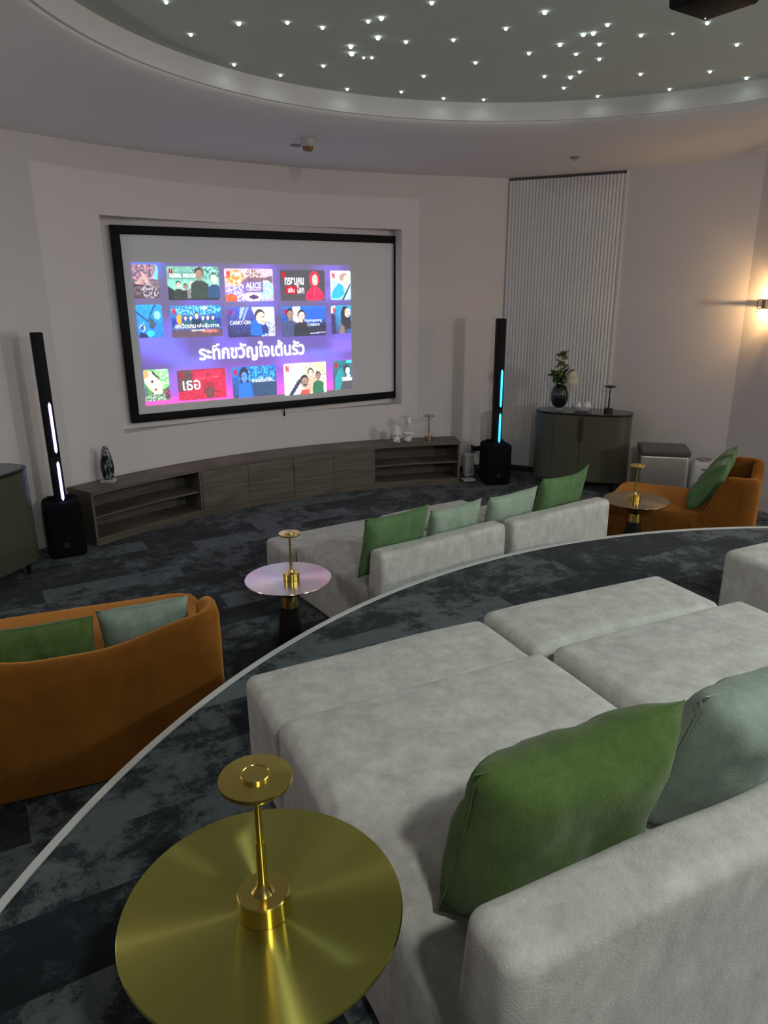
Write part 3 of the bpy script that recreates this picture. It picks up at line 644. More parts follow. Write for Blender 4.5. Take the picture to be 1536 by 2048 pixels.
def media_unit(a0, a1, shelf_first, label):
    """a0 left end, a1 right end (a0 > a1); half open shelves, half two doors"""
    am = (a0 + a1) / 2
    cxm, cym = CX + CRD * math.cos(am), CY + CRD * math.sin(am)
    t = thing('media_console', label, 'media console', (cxm, cym, 0))
    sh = lambda g: mv(g, -cxm, -cym, 0)
    P = lambda name, g, m=M_wood: obj(name, sh(g), m, t, 30)
    g_ = w_(0.002); T = w_(TH)
    a0 -= g_; a1 += g_
    s0, s1 = (a0, a0 + (a1 - a0) * 0.52) if shelf_first else (a0 + (a1 - a0) * 0.48, a1)
    d0, d1 = (s1, a1) if shelf_first else (a0, s0)
    P('top', arc_board(a0, a1, -0.008, DEP, CH - 0.03, CH, 16))
    P('plinth', arc_board(a0, a1, 0.006, DEP, 0.0, 0.05, 16))
    P('bottom_board', arc_board(a0 - T, a1 + T, 0.004, DEP - 0.01, 0.05, 0.07, 16))
    P('side_panel', arc_board(a0, a0 - T, 0.0, DEP, 0.05, CH - 0.03, 2)); P('side_panel', arc_board(a1 + T, a1, 0.0, DEP, 0.05, CH - 0.03, 2))
    dv = s1 if shelf_first else s0
    P('divider', arc_board(dv + T / 2, dv - T / 2, 0.0, DEP - 0.01, 0.07, CH - 0.03, 2))
    P('back_panel', arc_board(a0 - T, a1 + T, DEP - 0.012, DEP, 0.07, CH - 0.03, 16), M_wood_in)
    P('shelf', arc_board(s0 - T, s1 + T, 0.02, DEP - 0.012, 0.245, 0.263, 10))
    lo, hi = (dv - T / 2, a1) if shelf_first else (a0, dv + T / 2)
    mid = (lo + hi) / 2
    P('door', arc_board(lo - g_, mid + g_, -0.006, 0.012, 0.055, CH - 0.034, 8)); P('door', arc_board(mid - g_, hi + g_, -0.006, 0.012, 0.055, CH - 0.034, 8))
    return t
media_unit(aL, aM, True, 'left curved dark oak media unit, open shelves beside the left speaker, two doors')
media_unit(aM, aR, False, 'right curved dark oak media unit with mushroom ornaments on its top')
def on_console(f, d=0.16):
    a = aL + (aR - aL) * f; return CX + (CRD + d) * math.cos(a), CY + (CRD + d) * math.sin(a)

# ------------------------------------------------------------------ column speakers
def speaker(loc, rz, label, glow, power):
    t = thing('column_speaker', label, 'speaker', loc, rz)
    sub = obj('subwoofer', soft_box(0.29, 0.33, 0.47, 0.045, 6, 6, 8), M_grille, t)
    obj('badge', mv(xf(lathe([(0.026, 0), (0.026, 0.006), (0.021, 0.006), (0.021, 0.003), (0.012, 0.003), (0.012, 0.006), (0.005, 0.006)], 20), Matrix.Rotation(R(90), 4, 'X')), -0.01, -0.163, 0.12), plain('badge_grey', (0.07, 0.07, 0.08), 0.3, 0.6), sub)
    obj('lower_column', bevel_box(-0.045, 0.045, -0.055, 0.055, 0.46, 0.845, 0.008), M_black, t)
    obj('upper_column', bevel_box(-0.045, 0.045, -0.055, 0.055, 0.845, 1.825, 0.008), M_black, t)
    for z0, z1 in ((0.475, 0.805), (0.875, 1.285)):
        g = lathe([(0.003, z0), (0.011, z0 + 0.02), (0.011, z1 - 0.02), (0.003, z1)], 10)
        obj('light_bar', mv(g, 0.018, -0.057, 0), emit('speaker_glow', glow, power), t)
    obj('handle', geo(tube([(-0.10, 0.06, 0.465), (-0.10, 0.06, 0.485), (0.10, 0.06, 0.485), (0.10, 0.06, 0.465)], 0.011, 8)), M_black, t)
    return t
speaker((-2.70, 5.69, 0), R(28), 'slim black column speaker glowing violet at the left end of the console', (0.42, 0.33, 1.0), 5)
speaker((1.275, 7.93, 0), R(10), 'slim black column speaker glowing cyan blue near the fluted wall', (0.02, 0.42, 1.0), 6)

# ------------------------------------------------------------------ oval sideboards
def stadium(w, d, n=14, p=2.6):
    out = []
    for i in range(4 * n):
        a = 2 * PI * i / (4 * n); c, s = math.cos(a), math.sin(a)
        r = d * 0.85
        x = math.copysign(abs(c) ** (2 / p), c) * w / 2; y = math.copysign(abs(s) ** (2 / 3.4), s) * d / 2
        out.append((x, y))
    return out
def outline_y(w, d, x, p=2.6):
    c = min(1, (abs(x) / (w / 2))) ** (p / 2); s = math.sqrt(max(0, 1 - c * c)); return -(s ** (2 / 3.4)) * d / 2
def sideboard(loc, rz, label):
    w, d, h = 1.02, 0.46, 0.85
    t = thing('oval_sideboard', label, 'sideboard', loc, rz)
    obj('body', prism(stadium(w, d), 0.11, h - 0.02), M_cab, t, 40)
    inner = stadium(w - 0.03, d - 0.03)
    obj('rim', geo(prism(stadium(w + 0.006, d + 0.006), h - 0.022, h - 0.004)), plain('bronze_rim', (0.05, 0.045, 0.04), 0.3, 0.7), t, 40)
    obj('top', prism(inner, h - 0.01, h), M_cabtop, t, 40)
    def front_panel(x0, x1, off, z0, z1, n=10):
        P = [(x0 + (x1 - x0) * i / n, outline_y(w, d, x0 + (x1 - x0) * i / n) - off) for i in range(n + 1)]
        Q = [(x, y + 0.02) for x, y in reversed(P)]
        V = [(x, y, z0) for x, y in P + Q] + [(x, y, z1) for x, y in P + Q]; k = len(P + Q)
        F = [(i, i + 1, k + i + 1, k + i) for i in range(k - 1)] + [(k - 1, 0, k, 2 * k - 1)]
        for i in range(n): F += [(i, k - 1 - i, k - 2 - i, i + 1), (k + i, k + i + 1, 2 * k - 2 - i, 2 * k - 1 - i)]
        return V, F
    for s in (-1, 1):
        x0, x1 = (-0.285, -0.003) if s < 0 else (0.003, 0.285)
        dr = obj('door', front_panel(x0, x1, 0.006, 0.125, h - 0.03), M_cab, t, 40)
        hx0, hx1 = (-0.026, -0.003) if s < 0 else (0.003, 0.026)
        y = outline_y(w, d, 0.0) - 0.008
        poly = [(hx0, h - 0.04), (hx1, h - 0.04), (hx1, h - 0.30 if s > 0 else h - 0.275), (hx0, h - 0.275 if s > 0 else h - 0.30)]
        if s < 0: poly = [(hx0, h - 0.04), (hx1, h - 0.04), (hx1, h - 0.31), (hx0, h - 0.285)]
        else: poly = [(hx0, h - 0.04), (hx1, h - 0.04), (hx1, h - 0.285), (hx0, h - 0.31)]
        V = [(x, y - 0.004, z) for x, z in poly] + [(x, y + 0.006, z) for x, z in poly]
        obj('handle', (V, [(0, 1, 2, 3), (7, 6, 5, 4), (0, 4, 5, 1), (1, 5, 6, 2), (2, 6, 7, 3), (3, 7, 4, 0)]), M_cabdark, dr, 0)
    for sx in (-0.36, 0.36):
        for sy in (-0.13, 0.13):
            obj('leg', mv(lathe([(0.013, 0), (0.02, 0.13)], 12), sx, sy, 0), M_black, t)
    return t
sb = sideboard((2.20, 7.76, 0), R(-21), 'olive oval sideboard with a vase of flowers in front of the fluted wall')
sideboard((-3.06, 4.93, 0), R(68), 'olive oval sideboard cut off by the left edge beside the violet speaker')

def on_sb(x, y):
    a = R(-21); return 2.20 + x * math.cos(a) - y * math.sin(a), 7.76 + x * math.sin(a) + y * math.cos(a), 0.85

# vase, flowers, bowl and lamp on the right sideboard
vx, vy, vz = on_sb(-0.27, -0.03)
def ribbed(prof, seg, amp, ribs):
    V, F = lathe(prof, seg)
    V = [(x * (1 + amp * math.cos(math.atan2(y, x) * ribs)), y * (1 + amp * math.cos(math.atan2(y, x) * ribs)), z) for x, y, z in V]
    return V, F
t = thing('flower_vase', 'dark ribbed egg-shaped glass vase holding flowers on the right sideboard', 'vase', (vx, vy, vz))
M_vase = plain('smoked_glass', (0.012, 0.016, 0.016), 0.15, coat=0.5)
obj('bowl_body', ribbed([(0.03, 0.025), (0.062, 0.05), (0.088, 0.10), (0.095, 0.15), (0.088, 0.20), (0.068, 0.25), (0.045, 0.275), (0.041, 0.278), (0.040, 0.262), (0.062, 0.22), (0.080, 0.15), (0.072, 0.09), (0.002, 0.06)], 96, 0.02, 24), M_vase, t)
obj('foot', lathe([(0.055, 0), (0.058, 0.008), (0.032, 0.018), (0.03, 0.028)], 32), thin_glass('clear_glass', (0.75, 0.78, 0.78), 0.35), t)
def leaf(L, w, bend=0.3, n=6):
    V, F = [], []
    for i in range(n + 1):
        u = i / n; ww = w * math.sin(PI * min(1, u * 0.96 + 0.04)) ** 0.8
        z = bend * L * u * u
        V += [(-ww, L * u, -z + 0.15 * ww), (0, L * u, -z), (ww, L * u, -z + 0.15 * ww)]
    for i in range(n):
        a = 3 * i; F += [(a, a + 1, a + 4, a + 3), (a + 1, a + 2, a + 5, a + 4)]
    return V, F
M_leaf = plain('leaf_green', (0.060, 0.110, 0.020), 0.5, var=0.3, vscale=20)
M_leaf2 = plain('leaf_yellow_green', (0.15, 0.19, 0.045), 0.5, var=0.25, vscale=20)
M_stem = plain('stem_green', (0.05, 0.09, 0.02), 0.6)
M_petal = plain('cream_petals', (0.85, 0.83, 0.70), 0.7)
random.seed(11)
def branch(name, label, pts, leaves, mat, size):
    t = thing(name, label, 'leafy branch', (vx, vy, vz + 0.10))
    obj('stem', tube(pts, 0.003, 6), M_stem, t)
    gs = []
    for (px, py, pz) in leaves:
        for k in range(8):
            a = 2 * PI * k / 8 + random.random(); tilt = random.uniform(-0.5, 0.9)
            g = leaf(size * random.uniform(0.75, 1.1), size * 0.36)
            Mx = Matrix.Translation((px, py, pz)) @ Matrix.Rotation(a, 4, 'Z') @ Matrix.Rotation(tilt, 4, 'X')
            gs.append(xf(g, Mx))
    o = obj('leaves', geo(*gs), mat, t, 60); o['kind'] = 'stuff'
    return t
branch('leafy_branch', 'tall leafy branch rising above the white flower in the vase', [(0, 0, 0), (0, 0, 0.18), (-0.02, -0.01, 0.32), (0.0, 0, 0.45), (0.01, 0, 0.50)], [(0.012, 0, 0.49), (0.0, 0.01, 0.50), (-0.01, -0.01, 0.41), (0.01, -0.02, 0.40), (-0.02, -0.01, 0.32)], M_leaf2, 0.088)
branch('leafy_branch', 'low dark leafy branch spreading left over the vase rim', [(0, 0, 0), (-0.01, -0.01, 0.16), (-0.06, -0.02, 0.24), (-0.10, -0.02, 0.30)], [(-0.09, -0.02, 0.30), (-0.05, -0.03, 0.26), (-0.03, 0.0, 0.29), (0.0, -0.02, 0.22), (-0.02, -0.05, 0.24), (0.01, -0.04, 0.28)], M_leaf, 0.08)
branch('leafy_branch', 'short dark leafy branch behind the white flower head', [(0, 0, 0), (0.0, 0.01, 0.17), (0.05, 0.02, 0.28), (0.07, 0.02, 0.33)], [(0.06, 0.02, 0.33), (0.10, 0.0, 0.31), (0.02, 0.02, 0.30)], M_leaf, 0.062)
t = thing('white_flower', 'round cream white chrysanthemum leaning out to the right of the vase', 'flower', (vx, vy, vz + 0.10))
obj('stem', tube([(0.0, -0.01, 0), (0.01, -0.015, 0.17), (0.03, -0.024, 0.195), (0.08, -0.04, 0.225)], 0.004, 6), M_stem, t)
gs = []
for k in range(260):
    z = 1 - 2 * (k + 0.5) / 260; a = k * 2.399963; r = math.sqrt(1 - z * z)
    d = Vector((r * math.cos(a), r * math.sin(a), z))
    g = leaf(0.030, 0.008, -0.5, 3)
    gs.append(xf(g, Matrix.Translation(Vector((0.112, -0.045, 0.232)) + d * 0.068) @ d.to_track_quat('Y', 'Z').to_matrix().to_4x4()))
s_ = lathe([(0.002, -0.064), (0.035, -0.055), (0.058, -0.03), (0.066, 0), (0.058, 0.03), (0.035, 0.055), (0.002, 0.064)], 20)
gs.append(mv(s_, 0.112, -0.045, 0.232))
o = obj('petals', geo(*gs), M_petal, t, 60); o['kind'] = 'stuff'

bx, by, bz = on_sb(-0.02, -0.03)
t = thing('glass_bowl', 'shallow clear glass bowl holding white shells on the right sideboard', 'bowl', (bx, by, bz))
obj('dish', lathe([(0.05, 0.0), (0.085, 0.012), (0.115, 0.045), (0.122, 0.065), (0.118, 0.064), (0.105, 0.042), (0.075, 0.014), (0.0005, 0.010)], 40, True, False), thin_glass('pale_glass', (0.80, 0.78, 0.88), 0.45), t)
M_shell = plain('shell_white', (0.75, 0.74, 0.74), 0.45, bump=0.3, bscale=40)
def shell(loc, rz, s, label):
    V, F = lathe([(0.002, 0.0), (0.03, 0.006), (0.046, 0.028), (0.042, 0.052), (0.024, 0.072), (0.008, 0.084), (0.001, 0.086)], 28)
    V = [(x * s * (1 + 0.08 * math.cos(9 * math.atan2(y, x) + z * 60)), y * s * (1 + 0.08 * math.cos(9 * math.atan2(y, x) + z * 60)), z * s) for x, y, z in V]
    o = obj('shell_ornament', (V, F), M_shell, None, 60, loc, (0.1, 0.12, rz))
    return meta(o, label, 'ornament', 'white shells in the glass bowl')
a = R(-21); ca, sa = math.cos(a), math.sin(a)
shell((bx - 0.052 * ca, by - 0.052 * sa, bz + 0.018), 0.3, 0.95, 'left rounded white shell in the glass bowl, beside the vase')
shell((bx + 0.045 * ca, by + 0.045 * sa, bz + 0.018), 1.6, 1.08, 'right pointed white shell in the glass bowl, nearer the black lamp')

# ------------------------------------------------------------------ rechargeable table lamps and pedestal tables
def table_lamp(loc, label, mat, kb=1.0):
    t = thing('table_lamp', label, 'lamp', loc)
    obj('base', lathe([(0.044, 0.0), (0.0465, 0.002), (0.0465, 0.040), (0.0445, 0.0425), (0.001, 0.0427)], 64, True, True), mat, t, 30)
    obj('stem', lathe([(0.021, 0.0425), (0.017, 0.047), (0.011, 0.057), (0.0092, 0.068), (0.0088, 0.150), (0.0066, 0.1505), (0.0066, 0.272)], 32), mat, t, 30)
    obj('shade', lathe([(0.02, 0.262), (0.052, 0.268), (0.0615, 0.274), (0.0625, 0.278), (0.0615, 0.282), (0.027, 0.2835)], 64), mat, t, 40)
    obj('touch_button', lathe([(0.0245, 0.282), (0.0245, 0.2875), (0.0235, 0.289), (0.0225, 0.2875), (0.002, 0.2875)], 40), mat, t, 30)
    return t
def pedestal_table(loc, label, top_mat, rz=0.0):
    t = thing('pedestal_table', label, 'side table', loc, rz)
    obj('table_top', lathe([(0.246, 0.520), (0.251, 0.523), (0.252, 0.527), (0.250, 0.530), (0.12, 0.5302), (0.0005, 0.5302)], 96, True, True), top_mat, t, 30)
    obj('under_cone', lathe([(0.246, 0.519), (0.20, 0.502), (0.14, 0.478), (0.085, 0.452), (0.05, 0.43), (0.042, 0.42)], 64), M_blackgloss, t, 40)
    obj('collar', lathe([(0.041, 0.42), (0.046, 0.385), (0.050, 0.352)], 48), M_brass_lamp, t, 40)
    obj('base', lathe([(0.050, 0.352), (0.075, 0.20), (0.108, 0.02), (0.110, 0.0)], 64), M_blackgloss, t, 40)
    return t
pedestal_table((-0.222, 1.012, RZ), 'round brass pedestal table in the foreground on the raised platform', M_brass)
pedestal_table((-0.560, 3.835, 0), 'round pedestal table beside the lower grey lounger, its top reflecting the pink screen', M_steel_top, 0.4)
pedestal_table((2.00, 5.395, 0), 'round pedestal table beside the right orange chaise', brushed('brushed_bronze', (0.50, 0.38, 0.22), 0.24, 0.9), 1.0)
table_lamp((-0.218, 1.003, RZ + 0.5302), 'brass disc lamp on the foreground brass table', M_brass_lamp)
table_lamp((-0.538, 3.815, 0.5302), 'brass disc lamp on the table beside the lower grey lounger', M_brass_lamp)
table_lamp((1.985, 5.392, 0.5302), 'brass disc lamp on the table beside the right orange chaise', M_brass_lamp)
lx, ly, lz = on_sb(0.255, -0.02)
table_lamp((lx, ly, lz), 'black disc lamp at the right end of the oval sideboard', plain('black_metal', (0.014, 0.014, 0.014), 0.35))
x, y = on_console(0.92, 0.17)
table_lamp((x, y, CH), 'copper-toned disc lamp at the right end of the media console', brushed('copper_metal', (0.55, 0.38, 0.22), 0.3, 0.5))

# ------------------------------------------------------------------ ornaments on the console
x, y = on_console(0.075, 0.19)
t = thing('marble_vase', 'black marble-veined tapered sculpture on a clear block, left end of the console', 'ornament', (x, y, CH))
tm = NT('black_marble'); setin(tm.b, Roughness=0.2)
tc = tm.n('ShaderNodeTexCoord'); nn = tm.n('ShaderNodeTexNoise'); nn.inputs['Scale'].default_value = 6; nn.inputs['Detail'].default_value = 4; nn.inputs['Distortion'].default_value = 1.5
tm.l(tc.outputs['Object'], nn.inputs['Vector'])
rp = tm.n('ShaderNodeValToRGB'); rp.color_ramp.elements[0].position = 0.47; rp.color_ramp.elements[0].color = (0.015, 0.016, 0.018, 1); rp.color_ramp.elements[1].position = 0.53; rp.color_ramp.elements[1].color = (0.015, 0.016, 0.018, 1)
k = rp.color_ramp.elements.new(0.5); k.color = (0.35, 0.37, 0.40, 1)
tm.l(nn.outputs['Fac'], rp.inputs[0]); tm.l(rp.outputs[0], tm.b.inputs['Base Color'])
V, F = lathe([(0.03, 0.022), (0.045, 0.04), (0.056, 0.09), (0.060, 0.13), (0.055, 0.19), (0.043, 0.25), (0.03, 0.30), (0.018, 0.325), (0.003, 0.332)], 32)
obj('tapered_body', ([(px, py * 0.7, pz) for px, py, pz in V], F), tm.m, t, 60)
obj('clear_base', bevel_box(-0.06, 0.06, -0.045, 0.045, 0, 0.024, 0.003), thin_glass('acrylic', (0.8, 0.82, 0.85), 0.45), t)

def dots_mat():
    t = NT('dotted_ceramic'); setin(t.b, Roughness=0.3)
    tc = t.n('ShaderNodeTexCoord'); v = t.n('ShaderNodeTexVoronoi'); v.inputs['Scale'].default_value = 42; v.inputs['Randomness'].default_value = 0.5
    t.l(tc.outputs['Object'], v.inputs['Vector'])
    rp = t.n('ShaderNodeValToRGB'); rp.color_ramp.interpolation = 'CONSTANT'
    rp.color_ramp.elements[0].color = (0.03, 0.03, 0.03, 1); rp.color_ramp.elements[1].position = 0.28; rp.color_ramp.elements[1].color = (0.74, 0.72, 0.70, 1)
    t.l(v.outputs['Distance'], rp.inputs[0]); t.l(rp.outputs[0], t.b.inputs['Base Color']); return t.m
M_dots = dots_mat()
def mushroom(f, d, label, cap, stem, cap_mat, stem_mat, ribs=0):
    x, y = on_console(f, d)
    t = thing('mushroom_ornament', label, 'ornament', (x, y, CH), 0, 'ceramic mushrooms on the console')
    obj('stem', ribbed(stem, 64, 0.03 if stem_mat is M_ceramic else 0, 16), stem_mat, t, 60)
    obj('cap', ribbed(cap, 96, 0.035 if cap_mat is M_ceramic else 0, 20), cap_mat, t, 60)
mushroom(0.828, 0.12, 'ribbed white mushroom lamp ornament with a dotted stem, leftmost on the console', [(0.02, 0.088), (0.052, 0.09), (0.054, 0.10), (0.043, 0.115), (0.04, 0.14), (0.033, 0.17), (0.02, 0.188), (0.002, 0.192)], [(0.036, 0), (0.042, 0.01), (0.042, 0.025), (0.032, 0.055), (0.025, 0.088)], M_ceramic, M_dots)
mushroom(0.858, 0.11, 'wide dotted mushroom ornament on a round ribbed stem, front of the trio', [(0.03, 0.082), (0.062, 0.086), (0.066, 0.098), (0.06, 0.115), (0.045, 0.127), (0.002, 0.132)], [(0.028, 0), (0.042, 0.015), (0.045, 0.035), (0.036, 0.06), (0.024, 0.084)], M_dots, M_ceramic)
mushroom(0.868, 0.22, 'tall dotted mushroom ornament standing behind the wide one', [(0.02, 0.178), (0.041, 0.182), (0.042, 0.195), (0.032, 0.22), (0.028, 0.245), (0.018, 0.262), (0.002, 0.266)], [(0.034, 0), (0.034, 0.01), (0.014, 0.02), (0.012, 0.18)], M_dots, M_ceramic)

# ------------------------------------------------------------------ grey modular loungers
def local(O, th, u, v):
    return O[0] + u * math.cos(th) + v * math.sin(th), O[1] + u * math.sin(th) - v * math.cos(th)
def ottoman(O, th, w, d, z, label, top=0.362, group=None, seed=0.0):
    x, y = local(O, th, w / 2, d / 2)
    t = thing('ottoman', label, 'ottoman', (x, y, z), th, group)
    def f(px, py, pz):
        e = (1 - (2 * px / w) ** 4) * (1 - (2 * py / d) ** 4)
        if pz > 0.2: pz += 0.012 * e + 0.006 * nz3(px + seed, py, 0, 5) * e
        py += 0.006 * nz3(px + seed, pz, 3, 3); px += 0.006 * nz3(py, pz, seed, 3)
        return px, py, pz
    obj('cushion_block', soft_box(w, d, top - 0.02, 0.035, 14, 8, 5, f), M_sofa, t, 180, (0, 0, 0.02))
    for sx in (-1, 1):
        for sy in (-1, 1):
            obj('foot', mv(lathe([(0.025, 0), (0.025, 0.03)], 12), sx * (w / 2 - 0.07), sy * (d / 2 - 0.07), 0), M_black, t)
    return t
def lounger(O, th, w, z, label, depth=1.13, seat=0.415, top=0.688, group=None, seed=0.0, creases=1.0):
    x, y = local(O, th, w / 2, depth / 2)
    t = thing('lounge_chair', label, 'lounge chair', (x, y, z), th, group)
    d = depth
    def f(px, py, pz):
        e = max(0, 1 - (2 * px / w) ** 6) * max(0, 1 - (2 * py / d) ** 6)
        if pz > 0.2:
            pz += 0.016 * e + 0.010 * nz3(px + seed, py, 0, 3) * e
            # pull creases fanning out of the left side of the seat
            ax, ay = px + w / 2, py + 0.02
            rr = math.hypot(ax + 0.02, ay); an = math.atan2(ay, ax + 0.02)
            pz += creases * 0.009 * math.sin(an * 26 + 3 * nz3(px, py, seed, 4)) * math.exp(-((rr - 0.22) / 0.16) ** 2) * (1 if ay < 0.12 else 0.4)
            pz -= 0.018 * smoothstep(0.0, -d / 2 + 0.2, py)
        py += 0.006 * nz3(px + seed, pz, 3, 3); px += 0.007 * nz3(py, pz, seed, 3)
        return px, py, pz
    obj('seat', soft_box(w, d, seat - 0.02, 0.04, 34, 40, 5, f), M_sofa, t, 180, (0, 0, 0.02))
    bd = 0.135
    def fb(px, py, pz):
        lean = 0.085 * (1 - pz / (top - 0.05))
        if py > 0: py += lean
        if pz > top - 0.2: pz += 0.008 * nz3(px + seed, py, 4, 4)
        py += 0.005 * nz3(px + seed, pz, 8, 4)
        return px * (1 + 0.004), py, pz
    obj('backrest', soft_box(w + 0.004, bd, top - 0.03, 0.035, 20, 3, 12, fb), M_sofa, t, 180, (0, -d / 2 + bd / 2 - 0.004, 0.03))
    for sx in (-1, 1):
        for sy in (-1, 1):
            obj('foot', mv(lathe([(0.025, 0), (0.025, 0.03)], 12), sx * (w / 2 - 0.07), sy * (d / 2 - 0.07), 0), M_black, t)
    return t
T1, T1B, T2, T2B = R(26), R(25), R(34), R(33.4)
ottoman((-0.475, 2.105), R(27), 0.95, 0.365, RZ, 'grey ottoman at the front left of the upper lounger, beside the white step edge', seed=1)
ottoman((0.385, 2.595), R(24), 0.93, 0.36, RZ, 'grey ottoman at the front right of the upper lounger, lit pale', seed=2)
O1 = (-0.318, 1.765); O1B = (0.565, 2.200)
lounger(O1, T1, 0.945, RZ, 'large grey lounge chair nearest the camera beside the foreground brass table', seed=3)
lounger(O1B, T1B, 0.93, RZ, 'grey lounge chair right of the nearest one, cut off by the right edge', seed=4, creases=0.2)
O2 = (-0.630, 4.700); O2B = (0.236, 5.272)
ottoman((-0.890, 5.010), R(32), 0.94, 0.36, 0, 'grey ottoman at the front left of the lower lounger, behind the small table', seed=5)
ottoman((-0.050, 5.560), R(32), 0.88, 0.345, 0, 'grey ottoman at the front right of the lower lounger, lilac in the screen light', seed=6)
lounger(O2, T2, 0.97, 0, 'left grey lounge chair of the lower row with one moss and one sage pillow', seed=7, depth=1.10)
lounger(O2B, T2B, 0.94, 0, 'right grey lounge chair of the lower row, in front of the orange chaise', seed=8, depth=1.10, creases=0.2)
ottoman((1.665, 3.275), R(24), 0.95, 0.60, RZ, 'grey seat block cut off at the right edge of the upper platform', seed=9)

# ------------------------------------------------------------------ pillows
def pillow(O, th, u, v, z, w, h, thick, mat, label, lean=6, roll=0.0, seed=0.0, ear=0.0, yaw=0.0, group=None, dent=0.0):
    """standing pillow; u centre along the seat, v depth of its centre, z of its lower edge"""
    V, F = [], []; N = 26; Mh = 20
    for side in (1, -1):
        base = len(V)
        for j in range(Mh + 1):
            for i in range(N + 1):
                a = -1 + 2 * i / N; b = -1 + 2 * j / Mh
                px = a * w / 2 * (1 - 0.05 * (1 - b * b)); pz = b * h / 2 * (1 - 0.09 * (1 - a * a))
                th_ = (max(0, 1 - a ** 4) * max(0, 1 - b ** 4)) ** 0.55
                wr = nz3(a * 1.3 + seed, b * 1.3, side, 1.6) * 0.22 + 0.06 * nz3(a * 4 + seed, b * 4, side, 1.5) + 0.05 * math.sin(7 * a + 5 * b * a + seed) * (abs(a) ** 2)
                py = side * thick / 2 * th_ * (1 + wr)
                if b > 0: pz -= dent * (1 - a * a) * b * b
                if ear and a > 0.55 and b > 0.3: pz += ear * ((a - 0.55) / 0.45) ** 1.5 * b; py *= 1 - 0.25 * (a - 0.55)
                sag = 0.10 * thick * (1 - b) ; py *= 1 + 0.35 * (-b) * 0.5
                V.append((px, py, pz + h / 2))
        for j in range(Mh):
            for i in range(N):
                q = base + j * (N + 1) + i
                F.append((q, q + 1, q + N + 2, q + N + 1))
    bm = bmesh.new(); vs = [bm.verts.new(p) for p in V]
    for q in F: bm.faces.new([vs[i] for i in q])
    bmesh.ops.remove_doubles(bm, verts=bm.verts, dist=0.0008)
    bm.verts.index_update(); g = [tuple(p.co) for p in bm.verts], [tuple(x.index for x in q.verts) for q in bm.faces]; bm.free()
    x, y = local(O, th, u, v)
    o = obj('throw_pillow', g, mat, None, 180)
    o.rotation_euler = (Matrix.Rotation(th + R(yaw), 4, 'Z') @ Matrix.Rotation(R(lean), 4, 'X') @ Matrix.Rotation(R(roll), 4, 'Y')).to_euler()
    o.location = (x, y, z)
    rim = []
    for i in range(N + 1): rim.append(V[i])
    for j in range(1, Mh + 1): rim.append(V[j * (N + 1) + N])
    for i in range(N - 1, -1, -1): rim.append(V[Mh * (N + 1) + i])
    for j in range(Mh - 1, -1, -1): rim.append(V[j * (N + 1)])
    obj('piping', tube(rim, 0.0018, 6, False), mat, o, 180)
    return meta(o, label, 'pillow', group)
pillow(O1, T1, 0.315, 0.79, RZ + 0.435, 0.47, 0.42, 0.20, M_green, 'moss green pillow against the backrest of the nearest lounge chair', 17, -1, 1.0)
pillow(O1, T1, 0.82, 0.79, RZ + 0.435, 0.47, 0.40, 0.19, M_greygreen, 'grey green pillow right of the big moss pillow, cut off by the right edge', 17, 3, 2.0)
pillow(O2, T2, 0.27, 0.78, 0.435, 0.47, 0.43, 0.14, M_green2, 'moss green pillow at the left end of the lower grey row', 16, -2, 3.0)
pillow(O2, T2, 0.74, 0.78, 0.435, 0.42, 0.39, 0.13, M_sage, 'pale sage pillow next to the moss one on the lower left lounge chair', 16, -2, 4.0)
pillow(O2B, T2B, 0.20, 0.78, 0.435, 0.44, 0.40, 0.13, M_sage, 'pale sage pillow on the lower right lounge chair, left of its green one', 16, -2, 5.0)
pillow(O2B, T2B, 0.67, 0.79, 0.435, 0.46, 0.45, 0.13, M_green2, 'fern green pillow with one raised corner on the lower right lounge chair', 14, 0, 6.0, 0.05)

